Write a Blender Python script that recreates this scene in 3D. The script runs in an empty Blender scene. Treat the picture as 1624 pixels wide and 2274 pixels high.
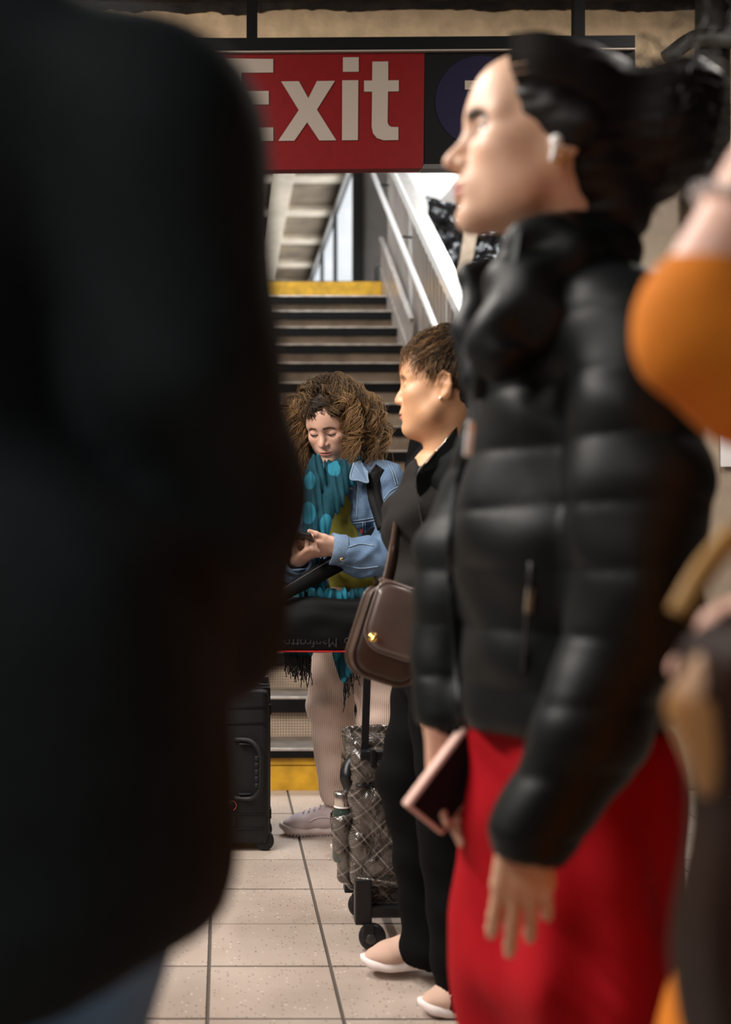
import bpy, bmesh, math, random
import numpy as np
from mathutils import Vector, Matrix

# ------------------------------------------------------------------ camera, world, lights, exposure
SC = bpy.context.scene
COL = SC.collection
FPX, PX0, PY0, CAMH = 2594.0, 495.0, 1173.0, 1.11      # focal length (pixels), vanishing point, lens height (m)
cd = bpy.data.cameras.new('camera')
cam = bpy.data.objects.new('camera', cd); COL.objects.link(cam)
cam.location = (0, 0, CAMH); cam.rotation_euler = (math.radians(90), 0, 0)
cd.sensor_fit = 'VERTICAL'; cd.sensor_height = 36.0; cd.lens = 36.0 * FPX / 2274
cd.shift_x = (812 - PX0) / 2274; cd.shift_y = (PY0 - 1137) / 2274
cd.clip_start = 0.05; cd.clip_end = 100
cd.dof.use_dof = True; cd.dof.focus_distance = 3.6; cd.dof.aperture_fstop = 2.2
SC.camera = cam
SC.view_settings.view_transform = 'Standard'; SC.view_settings.look = 'None'
SC.view_settings.gamma = 1.0; SC.view_settings.use_curve_mapping = False
SC.view_settings.exposure = 0.0

world = bpy.data.worlds.new('world'); SC.world = world; world.use_nodes = True
world.node_tree.nodes['Background'].inputs[0].default_value = (1.0, 0.86, 0.74, 1)
world.node_tree.nodes['Background'].inputs[1].default_value = 0.06

def area(name, loc, rot, sx, sy, power, col):
    ld = bpy.data.lights.new(name, 'AREA'); ld.shape = 'RECTANGLE'; ld.size = sx; ld.size_y = sy
    ld.energy = power; ld.color = col
    o = bpy.data.objects.new(name, ld); COL.objects.link(o)
    o.location = loc; o.rotation_euler = rot
    return o
# fluorescent ceiling strips of the mezzanine: x, y, length along x, length along y
STRIPS = [(-2.3, 2.0, .16, 2.4), (-0.9, 2.7, .16, 1.4), (1.9, 3.3, .16, 1.4), (-2.0, -0.9, .16, 2.4)]
WARM = (1.0, .935, .86)
for (sx, sy, lx, ly), pw, tl in zip(STRIPS, (165, 80, 55, 90), (-25, -8, 0, -12)):
    area('strip_light', (sx, sy, 3.22), (0, math.radians(tl), 0), lx, ly, pw, WARM)
# daylight of the upper hall: the window wall, plus two added fill lamps overhead
DAY = (.93, .97, 1.0)
area('upper_daylight', (1.60, 19.0, 4.7), (0, math.radians(90), 0), 2.2, 7.0, 150, DAY)
area('stair_fill', (0.6, 9.0, 6.3), (0, 0, 0), 3.2, 5.0, 900, DAY)  # unseen lamp added above the stair to brighten the top steps
area('hall_fill', (2.7, 10.6, 6.3), (0, 0, 0), 1.8, 1.6, 170, DAY)  # added lamp out of view, lifts the white far wall and rail top

# ------------------------------------------------------------------ helpers
def P(px, py, Y):
    """point of the place at distance Y (m) that stands at this spot of the photograph"""
    s = Y / FPX
    return np.array([(px - PX0) * s, Y, CAMH - (py - PY0) * s], dtype=np.float64)
def V3(*a): return np.array(a, dtype=np.float64)
def unit(v): v = np.asarray(v, float); return v / (np.linalg.norm(v) + 1e-12)
def rotz(a): c, s = math.cos(a), math.sin(a); return np.array([[c, -s, 0], [s, c, 0], [0, 0, 1.]])
def roty(a): c, s = math.cos(a), math.sin(a); return np.array([[c, 0, s], [0, 1., 0], [-s, 0, c]])
def rotx(a): c, s = math.cos(a), math.sin(a); return np.array([[1., 0, 0], [0, c, -s], [0, s, c]])
def D(a): return math.radians(a)

ROOT = {}
def link(o, parent=None):
    COL.objects.link(o)
    if parent is not None: o.parent = parent
def wloc(o): return ROOT.get(o.name, np.zeros(3))
def mk(name, V, F, mat, parent=None, col=None, smooth=True, base=None):
    """one mesh object from world-space vertices; top-level ones get their origin at their base"""
    V = np.asarray(V, np.float64).reshape(-1, 3)
    if parent is not None: org = wloc(parent)
    elif base is not None: org = np.asarray(base, float)
    else: org = V3((V[:, 0].min() + V[:, 0].max()) / 2, (V[:, 1].min() + V[:, 1].max()) / 2, V[:, 2].min())
    me = bpy.data.meshes.new(name)
    if isinstance(F, np.ndarray):
        n = F.shape[1]
        me.vertices.add(len(V)); me.vertices.foreach_set('co', (V - org).astype(np.float32).ravel())
        me.loops.add(F.size); me.loops.foreach_set('vertex_index', F.astype(np.int32).ravel())
        me.polygons.add(len(F)); me.polygons.foreach_set('loop_start', np.arange(0, F.size, n, dtype=np.int32))
        me.update(calc_edges=True)
    else:
        me.from_pydata((V - org).tolist(), [], [list(map(int, f)) for f in F])
    if col is not None:
        at = me.attributes.new('col', 'FLOAT_COLOR', 'POINT')
        c = np.ones((len(V), 4), np.float32); c[:, :3] = col
        at.data.foreach_set('color', c.ravel())
    if smooth: me.polygons.foreach_set('use_smooth', np.ones(len(me.polygons), bool))
    me.validate()
    if mat is not None: me.materials.append(mat)
    o = bpy.data.objects.new(name, me); link(o, parent)
    if parent is None: o.location = org; ROOT[o.name] = org
    else: ROOT[o.name] = org
    return o
def empty(name, loc):
    o = bpy.data.objects.new(name, None); o.empty_display_size = .1; link(o); o.location = tuple(loc)
    ROOT[o.name] = np.asarray(loc, float); return o
def tag(o, label, cat, group=None):
    o['label'] = label; o['category'] = cat
    if group: o['group'] = group
    return o
def struct(o): o['kind'] = 'structure'; return o
def join(parts):
    """[(V,F)] or [(V,F,C)] -> one"""
    Vs, Fs, Cs, n = [], [], [], 0
    for p in parts:
        Vs.append(np.asarray(p[0], float)); Fs += [[i + n for i in f] for f in p[1]] if not isinstance(p[1], np.ndarray) else (p[1] + n).tolist()
        if len(p) > 2: Cs.append(np.broadcast_to(np.asarray(p[2], float), (len(p[0]), 3)))
        n += len(p[0])
    if Cs: return np.vstack(Vs), Fs, np.vstack(Cs)
    return np.vstack(Vs), Fs
def xf(VF, R=None, t=(0, 0, 0)):
    V = np.asarray(VF[0], float)
    if R is not None: V = V @ np.asarray(R).T
    return (V + np.asarray(t, float),) + tuple(VF[1:])

# ---- shapes (V, F)
def box(c, s, bev=0.0, R=None):
    bm = bmesh.new(); bmesh.ops.create_cube(bm, size=1.0)
    for v in bm.verts: v.co = Vector((v.co.x * s[0], v.co.y * s[1], v.co.z * s[2]))
    if bev > 0: bmesh.ops.bevel(bm, geom=bm.edges[:], offset=min(bev, min(s) * .49), segments=2, profile=.6, affect='EDGES')
    bm.verts.index_update()
    V = np.array([v.co[:] for v in bm.verts]); F = [[v.index for v in f.verts] for f in bm.faces]; bm.free()
    if R is not None: V = V @ np.asarray(R).T
    return V + np.asarray(c, float), F
def frame(d, up=(0, 0, 1)):
    d = unit(d); u = np.asarray(up, float)
    if abs(np.dot(d, u)) > .97: u = V3(1, 0, 0)
    a = unit(np.cross(u, d)); b = np.cross(d, a)
    return a, b, d
def tube(path, r, n=10, cap=True, flat=1.0, up=(0, 0, 1)):
    """tube along a path, radius a number or a list; flat<1 squeezes it along the frame's second axis"""
    p = np.asarray(path, float); m = len(p); r = np.broadcast_to(np.asarray(r, float), (m,))
    T = np.gradient(p, axis=0); a, b, _ = frame(T[0], up)
    Vs = []; ang = np.arange(n) / n * 2 * math.pi
    for i in range(m):
        t = unit(T[i]); a = unit(a - t * np.dot(a, t)); b = np.cross(t, a)
        Vs.append(p[i] + r[i] * (np.cos(ang)[:, None] * a + flat * np.sin(ang)[:, None] * b))
    V = np.vstack(Vs); F = []
    for i in range(m - 1):
        for j in range(n):
            k = (j + 1) % n
            F.append([i * n + j, i * n + k, (i + 1) * n + k, (i + 1) * n + j])
    if cap: F.append(list(range(n))[::-1]); F.append([(m - 1) * n + j for j in range(n)])
    return V, F
def lathe(prof, n=24, c=(0, 0, 0), axis=(0, 0, 1)):
    """prof: [(radius, height)] turned about axis"""
    a, b, d = frame(axis, (0, 1, 0) if abs(axis[2]) > .9 else (0, 0, 1))
    ang = np.arange(n) / n * 2 * math.pi; Vs = []
    for r, h in prof:
        Vs.append(np.asarray(c, float) + h * d + r * (np.cos(ang)[:, None] * a + np.sin(ang)[:, None] * b))
    V = np.vstack(Vs); F = []; m = len(prof)
    for i in range(m - 1):
        for j in range(n):
            k = (j + 1) % n; F.append([i * n + j, i * n + k, (i + 1) * n + k, (i + 1) * n + j])
    F.append(list(range(n))[::-1]); F.append([(m - 1) * n + j for j in range(n)])
    return V, F
def prism(pts, o, ax, ay, an, th):
    """polygon pts (2D) on the plane o+x*ax+y*ay, thickness th along an"""
    o, ax, ay, an = [np.asarray(q, float) for q in (o, ax, ay, an)]
    n = len(pts); A = np.array([o + x * ax + y * ay for x, y in pts]); B = A + th * an
    F = [list(range(n)), [n + i for i in range(n)][::-1]] + [[i, n + i, n + (i + 1) % n, (i + 1) % n][::-1] for i in range(n)]
    if np.dot(np.cross(ax, ay), an) > 0: F = [f[::-1] for f in F]
    return np.vstack([A, B]), F
def spline(ctrl, n):
    """Catmull-Rom through control rows"""
    c = np.asarray(ctrl, float); c = np.vstack([2 * c[0] - c[1], c, 2 * c[-1] - c[-2]])
    u = np.linspace(0, len(c) - 3 - 1e-6, n); i = u.astype(int); t = (u - i)[:, None]; p0, p1, p2, p3 = c[i], c[i + 1], c[i + 2], c[i + 3]
    return .5 * (2 * p1 + (p2 - p0) * t + (2 * p0 - 5 * p1 + 4 * p2 - p3) * t * t + (3 * p1 - p0 - 3 * p2 + p3) * t ** 3)
def ribbon(path, w, th, nrm, n=None):
    """flat strap along a path; w width, th thickness, nrm the face normal (one or per point)"""
    p = np.asarray(path, float); m = len(p); T = np.gradient(p, axis=0)
    N = np.broadcast_to(np.asarray(nrm, float), (m, 3)); w = np.broadcast_to(np.asarray(w, float), (m,))
    Vs = []
    for i in range(m):
        t = unit(T[i]); nn = unit(N[i] - t * np.dot(N[i], t)); s = np.cross(t, nn)
        Vs += [p[i] - s * w[i] / 2, p[i] + s * w[i] / 2, p[i] + s * w[i] / 2 - nn * th, p[i] - s * w[i] / 2 - nn * th]
    F = []
    for i in range(m - 1):
        for j in range(4):
            k = (j + 1) % 4; F.append([i * 4 + j, i * 4 + k, i * 4 + 4 + k, i * 4 + 4 + j])
    F += [[3, 2, 1, 0], [(m - 1) * 4 + j for j in range(4)]]
    return np.array(Vs), F
def strands(Pc, R, n=3, col=None):
    """Pc (N,M,3) curves, R (N,M) radii -> quads"""
    N, M, _ = Pc.shape; T = np.gradient(Pc, axis=1); T /= np.linalg.norm(T, axis=2, keepdims=True) + 1e-9
    ref = np.zeros_like(T); ref[..., 0] = .3; ref[..., 1] = .9; ref[..., 2] = .31
    A = np.cross(T, ref); A /= np.linalg.norm(A, axis=2, keepdims=True) + 1e-9; B = np.cross(T, A)
    ang = np.arange(n) / n * 2 * math.pi
    V = Pc[:, :, None, :] + R[:, :, None, None] * (np.cos(ang)[:, None] * A[:, :, None, :] + np.sin(ang)[:, None] * B[:, :, None, :])
    idx = np.arange(N * M * n).reshape(N, M, n); nx = np.roll(idx, -1, axis=2)
    F = np.stack([idx[:, :-1], nx[:, :-1], nx[:, 1:], idx[:, 1:]], -1).reshape(-1, 4)
    C = None if col is None else np.repeat(col.reshape(N, M, 1, 3), n, axis=2).reshape(-1, 3)
    return V.reshape(-1, 3), F, C

# ---- soft solids: distance fields blended together and skinned with surface nets
class Vol:
    def __init__(s, R=None, o=None):
        s.ops = []; s.lo = np.full(3, 1e9); s.hi = -s.lo
        s.R = np.eye(3) if R is None else np.asarray(R, float); s.o = np.zeros(3) if o is None else np.asarray(o, float)
    def _bb(s, p, r): s.lo = np.minimum(s.lo, np.asarray(p) - r); s.hi = np.maximum(s.hi, np.asarray(p) + r)
    def cap(s, a, b, ra, rb=None, k=.012, sub=False, sq=None):
        """tapered capsule; sq=(dir, factor) squeezes it along dir"""
        a = np.asarray(a, float); b = np.asarray(b, float); rb = ra if rb is None else rb
        if not sub: s._bb(a, ra + .02); s._bb(b, rb + .02)
        s.ops.append(('c', a, b, ra, rb, k, sub, sq)); return s
    def chain(s, pts, rs, k=.012, sub=False, sq=None):
        for i in range(len(pts) - 1): s.cap(pts[i], pts[i + 1], rs[i], rs[i + 1], k if i == 0 else max(.012, k), sub, sq)
        return s
    def ell(s, c, r, R=None, k=.012, sub=False):
        c = np.asarray(c, float); r = np.asarray(r, float)
        if not sub: s._bb(c, r.max() + .02)
        s.ops.append(('e', c, r, None if R is None else np.asarray(R, float), k, sub)); return s
    def rbox(s, c, h, rad, R=None, k=.008, sub=False):
        c = np.asarray(c, float); h = np.asarray(h, float)
        if not sub: s._bb(c, np.linalg.norm(h) + .01)
        s.ops.append(('b', c, h, rad, None if R is None else np.asarray(R, float), k, sub)); return s
    def plane(s, p, n, k=.004):
        """keep the side that n points away from"""
        s.ops.append(('p', np.asarray(p, float), unit(n), k)); return s
    def fn(s, f): s.ops.append(('f', f)); return s
    def one(s, op, Q):
        t = op[0]
        if t == 'c':
            _, a, b, ra, rb, k, sub, sq = op; ab = (b - a).astype(np.float32); q = Q - a.astype(np.float32)
            tt = np.clip((q @ ab) / np.float32(ab @ ab + 1e-12), 0, 1); w = q - tt[:, None] * ab
            w2 = np.einsum('ij,ij->i', w, w)
            if sq is not None:
                wn = w @ sq[0].astype(np.float32); w2 = w2 + wn * wn * np.float32(1 / sq[1] ** 2 - 1)
            return np.sqrt(w2) - (np.float32(ra) + tt * np.float32(rb - ra))
        if t == 'e':
            _, c, r, R, k, sub = op; q = Q - c.astype(np.float32)
            if R is not None: q = q @ R.astype(np.float32)
            q = q / r.astype(np.float32); k0 = np.sqrt(np.einsum('ij,ij->i', q, q)); q = q / r.astype(np.float32); k1 = np.sqrt(np.einsum('ij,ij->i', q, q)) + np.float32(1e-9)
            return k0 * (k0 - 1) / k1
        _, c, hh, rad, R, k, sub = op; q = Q - c.astype(np.float32)
        if R is not None: q = q @ R.astype(np.float32)
        q = np.abs(q) - (hh - rad).astype(np.float32)
        return np.sqrt((np.maximum(q, 0) ** 2).sum(1)) + np.minimum(q.max(1), 0) - np.float32(rad)
    def eval(s, Q, ops=None):
        Q = np.asarray(Q, np.float32); d = np.full(len(Q), 1e3, np.float32)
        for op in (s.ops if ops is None else ops):
            t = op[0]
            if t == 'f': d = op[1](d, Q); continue
            if t == 'p':
                e = (Q - op[1].astype(np.float32)) @ op[2].astype(np.float32); k = np.float32(op[3])
                h = np.maximum(k - np.abs(d - e), 0) / k; d = np.maximum(d, e) + h * h * k * np.float32(.25); continue
            e = s.one(op, Q); k = np.float32(op[5] if t == 'c' else op[4] if t == 'e' else op[5]); sub = op[6] if t != 'e' else op[5]
            if sub:
                h = np.maximum(k - np.abs(d + e), 0) / k; d = np.maximum(d, -e) + h * h * k * np.float32(.25)
            else:
                h = np.maximum(k - np.abs(d - e), 0) / k; d = np.minimum(d, e) - h * h * k * np.float32(.25)
        return d
    def mesh(s, h, pad=.012, lo=None, hi=None):
        lo = s.lo - pad if lo is None else np.asarray(lo, float); hi = s.hi + pad if hi is None else np.asarray(hi, float)
        B = 16; b = 4; nb = np.maximum(np.ceil((hi - lo) / (h * B)).astype(int), 1); n = nb * B
        bc = np.stack(np.meshgrid(*[np.arange(m) for m in nb], indexing='ij'), -1).reshape(-1, 3)
        cen = (lo + (bc + .5) * B * h).astype(np.float32); diag = B * h * .866
        dc = s.eval(cen); Dg = np.empty(tuple(n), np.float32)
        Dg[:] = np.repeat(np.repeat(np.repeat(np.where(dc < 0, -1.0, 1.0).reshape(nb), B, 0), B, 1), B, 2)
        rel = []
        for op in s.ops:
            if op[0] in 'fp': rel.append(None); continue
            e = s.one(op, cen); rel.append((np.abs(e) < diag * 1.5 + .025 + (op[5] if op[0] != 'e' else op[4])) | (e < 0))
        sb = np.stack(np.meshgrid(*[np.arange(B // b)] * 3, indexing='ij'), -1).reshape(-1, 3)
        fi = np.stack(np.meshgrid(*[np.arange(b)] * 3, indexing='ij'), -1).reshape(-1, 3)
        for m in np.nonzero(np.abs(dc) < diag * 1.5 + .025)[0]:
            # an op that holds the whole block inside or far outside keeps its sign: only near ones are evaluated
            near = [op for op, r in zip(s.ops, rel) if r is None or r[m]]
            o0 = bc[m] * B
            c2 = (lo + (o0 + sb * b + (b - 1) / 2) * h).astype(np.float32); d2 = s.eval(c2, near)
            keep = np.abs(d2) < b * h * .866 * 1.7 + .007
            sgn = np.where(d2 < 0, -1.0, 1.0).astype(np.float32).reshape((B // b,) * 3)
            Dg[o0[0]:o0[0] + B, o0[1]:o0[1] + B, o0[2]:o0[2] + B] = np.repeat(np.repeat(np.repeat(sgn, b, 0), b, 1), b, 2)
            if not keep.any(): continue
            J = (o0 + (sb[keep] * b)[:, None, :] + fi[None]).reshape(-1, 3)
            Dg[J[:, 0], J[:, 1], J[:, 2]] = s.eval((lo + J * h).astype(np.float32), near)
        S = Dg < 0
        S[0] = S[-1] = False; S[:, 0] = S[:, -1] = False; S[:, :, 0] = S[:, :, -1] = False
        Dg = np.where(S, np.minimum(Dg, -1e-6), np.maximum(Dg, 1e-6))
        c = S.astype(np.int8); cnt = sum(c[i:n[0] - 1 + i, j:n[1] - 1 + j, k:n[2] - 1 + k] for i in (0, 1) for j in (0, 1) for k in (0, 1))
        A = np.argwhere((cnt > 0) & (cnt < 8)); idx = np.full(tuple(n - 1), -1, np.int64); idx[A[:, 0], A[:, 1], A[:, 2]] = np.arange(len(A))
        pos = np.zeros((len(A), 3)); num = np.zeros(len(A))
        cor = [(i, j, k) for i in (0, 1) for j in (0, 1) for k in (0, 1)]
        dv = {q: Dg[A[:, 0] + q[0], A[:, 1] + q[1], A[:, 2] + q[2]] for q in cor}
        for q in cor:
            for ax in range(3):
                if q[ax] == 0:
                    r = list(q); r[ax] = 1; d0, d1 = dv[q], dv[tuple(r)]; m = (d0 < 0) != (d1 < 0)
                    t = np.where(m, d0 / np.where(m, d0 - d1, 1), 0); p = np.broadcast_to(np.array(q, float), (len(A), 3)).copy(); p[:, ax] = t
                    pos += p * m[:, None]; num += m
        V = lo + (A + pos / np.maximum(num, 1)[:, None]) * h
        Fs = []
        for ax in range(3):
            u, w = (ax + 1) % 3, (ax + 2) % 3
            s0 = [slice(None)] * 3; s1 = [slice(None)] * 3; s0[ax] = slice(0, -1); s1[ax] = slice(1, None)
            E = np.argwhere(S[tuple(s0)] != S[tuple(s1)]); E = E[(E[:, u] > 0) & (E[:, w] > 0) & (E[:, u] < n[u] - 1) & (E[:, w] < n[w] - 1)]
            if not len(E): continue
            ins = S[tuple(s0)][E[:, 0], E[:, 1], E[:, 2]]
            def at(du, dw):
                e = E.copy(); e[:, u] += du; e[:, w] += dw; return idx[e[:, 0], e[:, 1], e[:, 2]]
            q = np.stack([at(-1, -1), at(0, -1), at(0, 0), at(-1, 0)], 1); q[~ins] = q[~ins][:, ::-1]
            Fs.append(q)
        F = np.vstack(Fs); F = F[(F >= 0).all(1)]
        return V @ s.R.T + s.o, F
    def cast(s, a, d, tmax=8.0, t0=0.0):
        """first hit of a world ray"""
        a = (np.asarray(a, float) - s.o) @ s.R; d = unit(d) @ s.R; t = t0
        for _ in range(300):
            e = float(s.eval((a + d * t)[None])[0])
            if e < .0006: return (a + d * t) @ s.R.T + s.o
            t += max(e * .7, .0006)
            if t > tmax: break
        return None
    def hit(s, px, py, off=0.0, near=0.0):
        """point of the solid's front seen at this spot of the photograph"""
        a = V3(0, 0, CAMH); d = unit(P(px, py, 1.0) - a)
        h = s.cast(a, d, t0=near)
        return None if h is None else h - d * off
    def nrm(s, p):
        q = (np.asarray(p, float) - s.o) @ s.R; e = .003
        g = np.array([float(s.eval((q + e * ax)[None])[0] - s.eval((q - e * ax)[None])[0]) for ax in np.eye(3)])
        return unit(g) @ s.R.T
def wrinkle(scale, amp, seed, dirs=None, n=5):
    rs = np.random.RandomState(seed); K = rs.normal(size=(n, 3)) * scale if dirs is None else np.asarray(dirs, float) * scale
    ph = rs.rand(len(K)).astype(np.float32) * 6.28; K = K.astype(np.float32)
    def f(d, Q):
        w = np.zeros(len(Q), np.float32); base = Q @ K.T
        for i in range(len(K)): w += np.sin(base[:, i] + ph[i] + np.float32(.6) * np.sin(base[:, (i + 1) % len(K)] * np.float32(.63) + np.float32(1.3 * i)))
        return d + np.float32(amp / len(K) * 1.6) * w
    return f

# ------------------------------------------------------------------ materials
def mat(name, col, rough=.6, metal=0.0, noise=0.0, nscale=8.0, bump=0.0, bscale=60.0, spec=.5, coat=0.0, attr=False, sss=0.0,
        coord='Object', col2=None, bdist=.002, emit=None, sheen=0.0, alpha=None, trans=0.0, aniso=None, detail=6.0):
    m = bpy.data.materials.new(name); m.use_nodes = True; nt = m.node_tree; N = nt.nodes; L = nt.links
    b = N['Principled BSDF']; b.inputs['Roughness'].default_value = rough; b.inputs['Metallic'].default_value = metal
    b.inputs['Base Color'].default_value = (*col, 1); b.inputs['Specular IOR Level'].default_value = spec
    b.inputs['Coat Weight'].default_value = coat; b.inputs['Coat Roughness'].default_value = .12
    b.inputs['Sheen Weight'].default_value = sheen; b.inputs['Sheen Roughness'].default_value = .4
    b.inputs['Transmission Weight'].default_value = trans
    if sss: b.inputs['Subsurface Weight'].default_value = sss; b.inputs['Subsurface Radius'].default_value = (.012, .005, .003); b.inputs['Subsurface Scale'].default_value = 1.0
    if emit: b.inputs['Emission Color'].default_value = (*emit[0], 1); b.inputs['Emission Strength'].default_value = emit[1]
    tc = N.new('ShaderNodeTexCoord'); mp = N.new('ShaderNodeMapping'); L.new(tc.outputs[coord], mp.inputs[0])
    if aniso: mp.inputs['Scale'].default_value = aniso
    src = None
    if attr:
        a = N.new('ShaderNodeAttribute'); a.attribute_name = 'col'; src = a.outputs['Color']
    if noise or col2:
        t = N.new('ShaderNodeTexNoise'); t.inputs['Scale'].default_value = nscale; t.inputs['Detail'].default_value = detail; L.new(mp.outputs[0], t.inputs['Vector'])
        r = N.new('ShaderNodeValToRGB'); L.new(t.outputs['Fac'], r.inputs[0]); r.color_ramp.elements[0].position = .35; r.color_ramp.elements[1].position = .68
        if col2: r.color_ramp.elements[0].color = (*col, 1); r.color_ramp.elements[1].color = (*col2, 1); out = r.outputs[0]
        else:
            r.color_ramp.elements[0].color = (1 - noise,) * 3 + (1,); r.color_ramp.elements[1].color = (1 + noise * .6,) * 3 + (1,)
            mx = N.new('ShaderNodeMix'); mx.data_type = 'RGBA'; mx.blend_type = 'MULTIPLY'; mx.inputs[0].default_value = 1
            if src: L.new(src, mx.inputs[6])
            else: mx.inputs[6].default_value = (*col, 1)
            L.new(r.outputs[0], mx.inputs[7]); out = mx.outputs[2]
        L.new(out, b.inputs['Base Color'])
    elif src: L.new(src, b.inputs['Base Color'])
    if bump:
        t = N.new('ShaderNodeTexNoise'); t.inputs['Scale'].default_value = bscale; t.inputs['Detail'].default_value = 4; L.new(mp.outputs[0], t.inputs['Vector'])
        bp = N.new('ShaderNodeBump'); bp.inputs['Strength'].default_value = bump; bp.inputs['Distance'].default_value = bdist
        L.new(t.outputs['Fac'], bp.inputs['Height']); L.new(bp.outputs[0], b.inputs['Normal'])
    return m
def node(nt, typ, **kw):
    n = nt.nodes.new(typ)
    for k, v in kw.items(): setattr(n, k, v)
    return n
def math_(nt, op, a, b=None, clamp=False):
    n = nt.nodes.new('ShaderNodeMath'); n.operation = op; n.use_clamp = clamp
    for i, q in enumerate((a, b)):
        if q is None: continue
        if isinstance(q, (int, float)): n.inputs[i].default_value = q
        else: nt.links.new(q, n.inputs[i])
    return n.outputs[0]
# ================================================================== the place
random.seed(4); RS = np.random.RandomState(4)
# ---- materials of the place
def tile_material():
    m = bpy.data.materials.new('terrazzo_tile'); m.use_nodes = True; nt = m.node_tree; L = nt.links; b = nt.nodes['Principled BSDF']
    tc = node(nt, 'ShaderNodeNewGeometry'); oi = node(nt, 'ShaderNodeObjectInfo')
    n1 = node(nt, 'ShaderNodeTexNoise'); n1.inputs['Scale'].default_value = 3.2; n1.inputs['Detail'].default_value = 6; L.new(tc.outputs['Position'], n1.inputs['Vector'])
    r1 = node(nt, 'ShaderNodeValToRGB'); L.new(n1.outputs['Fac'], r1.inputs[0])
    r1.color_ramp.elements[0].position = .3; r1.color_ramp.elements[1].position = .7
    r1.color_ramp.elements[0].color = (.325, .258, .216, 1); r1.color_ramp.elements[1].color = (.43, .355, .305, 1)
    vv = node(nt, 'ShaderNodeMath', operation='MULTIPLY_ADD'); L.new(oi.outputs['Random'], vv.inputs[0]); vv.inputs[1].default_value = .16; vv.inputs[2].default_value = .92
    m1 = node(nt, 'ShaderNodeMix', data_type='RGBA', blend_type='MULTIPLY'); m1.inputs[0].default_value = 1
    L.new(r1.outputs[0], m1.inputs[6]); L.new(vv.outputs[0], m1.inputs[7])
    v = node(nt, 'ShaderNodeTexVoronoi'); v.inputs['Scale'].default_value = 95; L.new(tc.outputs['Position'], v.inputs['Vector'])
    sel = math_(nt, 'LESS_THAN', v.outputs['Distance'], .26)
    sx = node(nt, 'ShaderNodeSeparateColor'); L.new(v.outputs['Color'], sx.inputs[0])
    dark = math_(nt, 'MULTIPLY', sel, math_(nt, 'LESS_THAN', sx.outputs[0], .26)); lite = math_(nt, 'MULTIPLY', sel, math_(nt, 'GREATER_THAN', sx.outputs[0], .93))
    m2 = node(nt, 'ShaderNodeMix', data_type='RGBA'); L.new(math_(nt, 'MULTIPLY', dark, .75), m2.inputs[0]); L.new(m1.outputs[2], m2.inputs[6]); m2.inputs[7].default_value = (.09, .065, .05, 1)
    m3 = node(nt, 'ShaderNodeMix', data_type='RGBA'); L.new(math_(nt, 'MULTIPLY', lite, .7), m3.inputs[0]); L.new(m2.outputs[2], m3.inputs[6]); m3.inputs[7].default_value = (.75, .68, .6, 1)
    L.new(m3.outputs[2], b.inputs['Base Color']); b.inputs['Roughness'].default_value = .42; b.inputs['Specular IOR Level'].default_value = .4
    n2 = node(nt, 'ShaderNodeTexNoise'); n2.inputs['Scale'].default_value = 60; L.new(tc.outputs['Position'], n2.inputs['Vector'])
    bp = node(nt, 'ShaderNodeBump'); bp.inputs['Strength'].default_value = .15; bp.inputs['Distance'].default_value = .001; L.new(n2.outputs['Fac'], bp.inputs['Height']); L.new(bp.outputs[0], b.inputs['Normal'])
    return m
def mesh_riser_material():
    """expanded-metal riser: fine grid of dark openings over brownish steel"""
    m = bpy.data.materials.new('riser_mesh'); m.use_nodes = True; nt = m.node_tree; L = nt.links; b = nt.nodes['Principled BSDF']
    g = node(nt, 'ShaderNodeNewGeometry'); s = node(nt, 'ShaderNodeSeparateXYZ'); L.new(g.outputs['Position'], s.inputs[0])
    def band(o):
        f = math_(nt, 'FRACT', math_(nt, 'MULTIPLY', o, 1 / .0125)); return math_(nt, 'GREATER_THAN', f, .46)
    hole = math_(nt, 'MULTIPLY', band(s.outputs[0]), band(s.outputs[2]))
    n = node(nt, 'ShaderNodeTexNoise'); n.inputs['Scale'].default_value = 5; n.inputs['Detail'].default_value = 5; L.new(g.outputs['Position'], n.inputs['Vector'])
    r = node(nt, 'ShaderNodeValToRGB'); L.new(n.outputs['Fac'], r.inputs[0]); r.color_ramp.elements[0].color = (.30, .225, .165, 1); r.color_ramp.elements[1].color = (.56, .43, .32, 1)
    r.color_ramp.elements[0].position = .35; r.color_ramp.elements[1].position = .65
    mx = node(nt, 'ShaderNodeMix', data_type='RGBA'); L.new(hole, mx.inputs[0]); L.new(r.outputs[0], mx.inputs[6]); mx.inputs[7].default_value = (.10, .075, .058, 1)
    L.new(mx.outputs[2], b.inputs['Base Color']); b.inputs['Roughness'].default_value = .5; b.inputs['Metallic'].default_value = .15
    bp = node(nt, 'ShaderNodeBump'); bp.inputs['Strength'].default_value = .5; bp.inputs['Distance'].default_value = .002; bp.invert = True
    L.new(hole, bp.inputs['Height']); L.new(bp.outputs[0], b.inputs['Normal'])
    return m
TILE = tile_material(); RISER = mesh_riser_material()
GROUT = mat('grout', (.075, .06, .05), .9)
CREAM = mat('cream_plaster', (.80, .59, .37), .8, noise=.16, nscale=14, bump=.5, bscale=30, bdist=.006)
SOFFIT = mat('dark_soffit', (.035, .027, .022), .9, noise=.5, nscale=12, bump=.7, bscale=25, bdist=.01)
TILEWALL = mat('beige_wall', (.34, .27, .2), .55, noise=.2, nscale=5)
WHITEWALL = mat('white_wall', (.84, .82, .80), .6, noise=.12, nscale=3)
STEEL = mat('brushed_steel', (.68, .63, .59), .3, metal=.7, noise=.2, nscale=30, aniso=(1, 1, .06))
STEELP = mat('steel_panel', (.48, .42, .38), .42, metal=.4, noise=.25, nscale=10)
RAILM = mat('polished_rail', (.88, .86, .84), .25, metal=.4)
BLACKM = mat('black_metal', (.012, .012, .013), .5)
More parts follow.
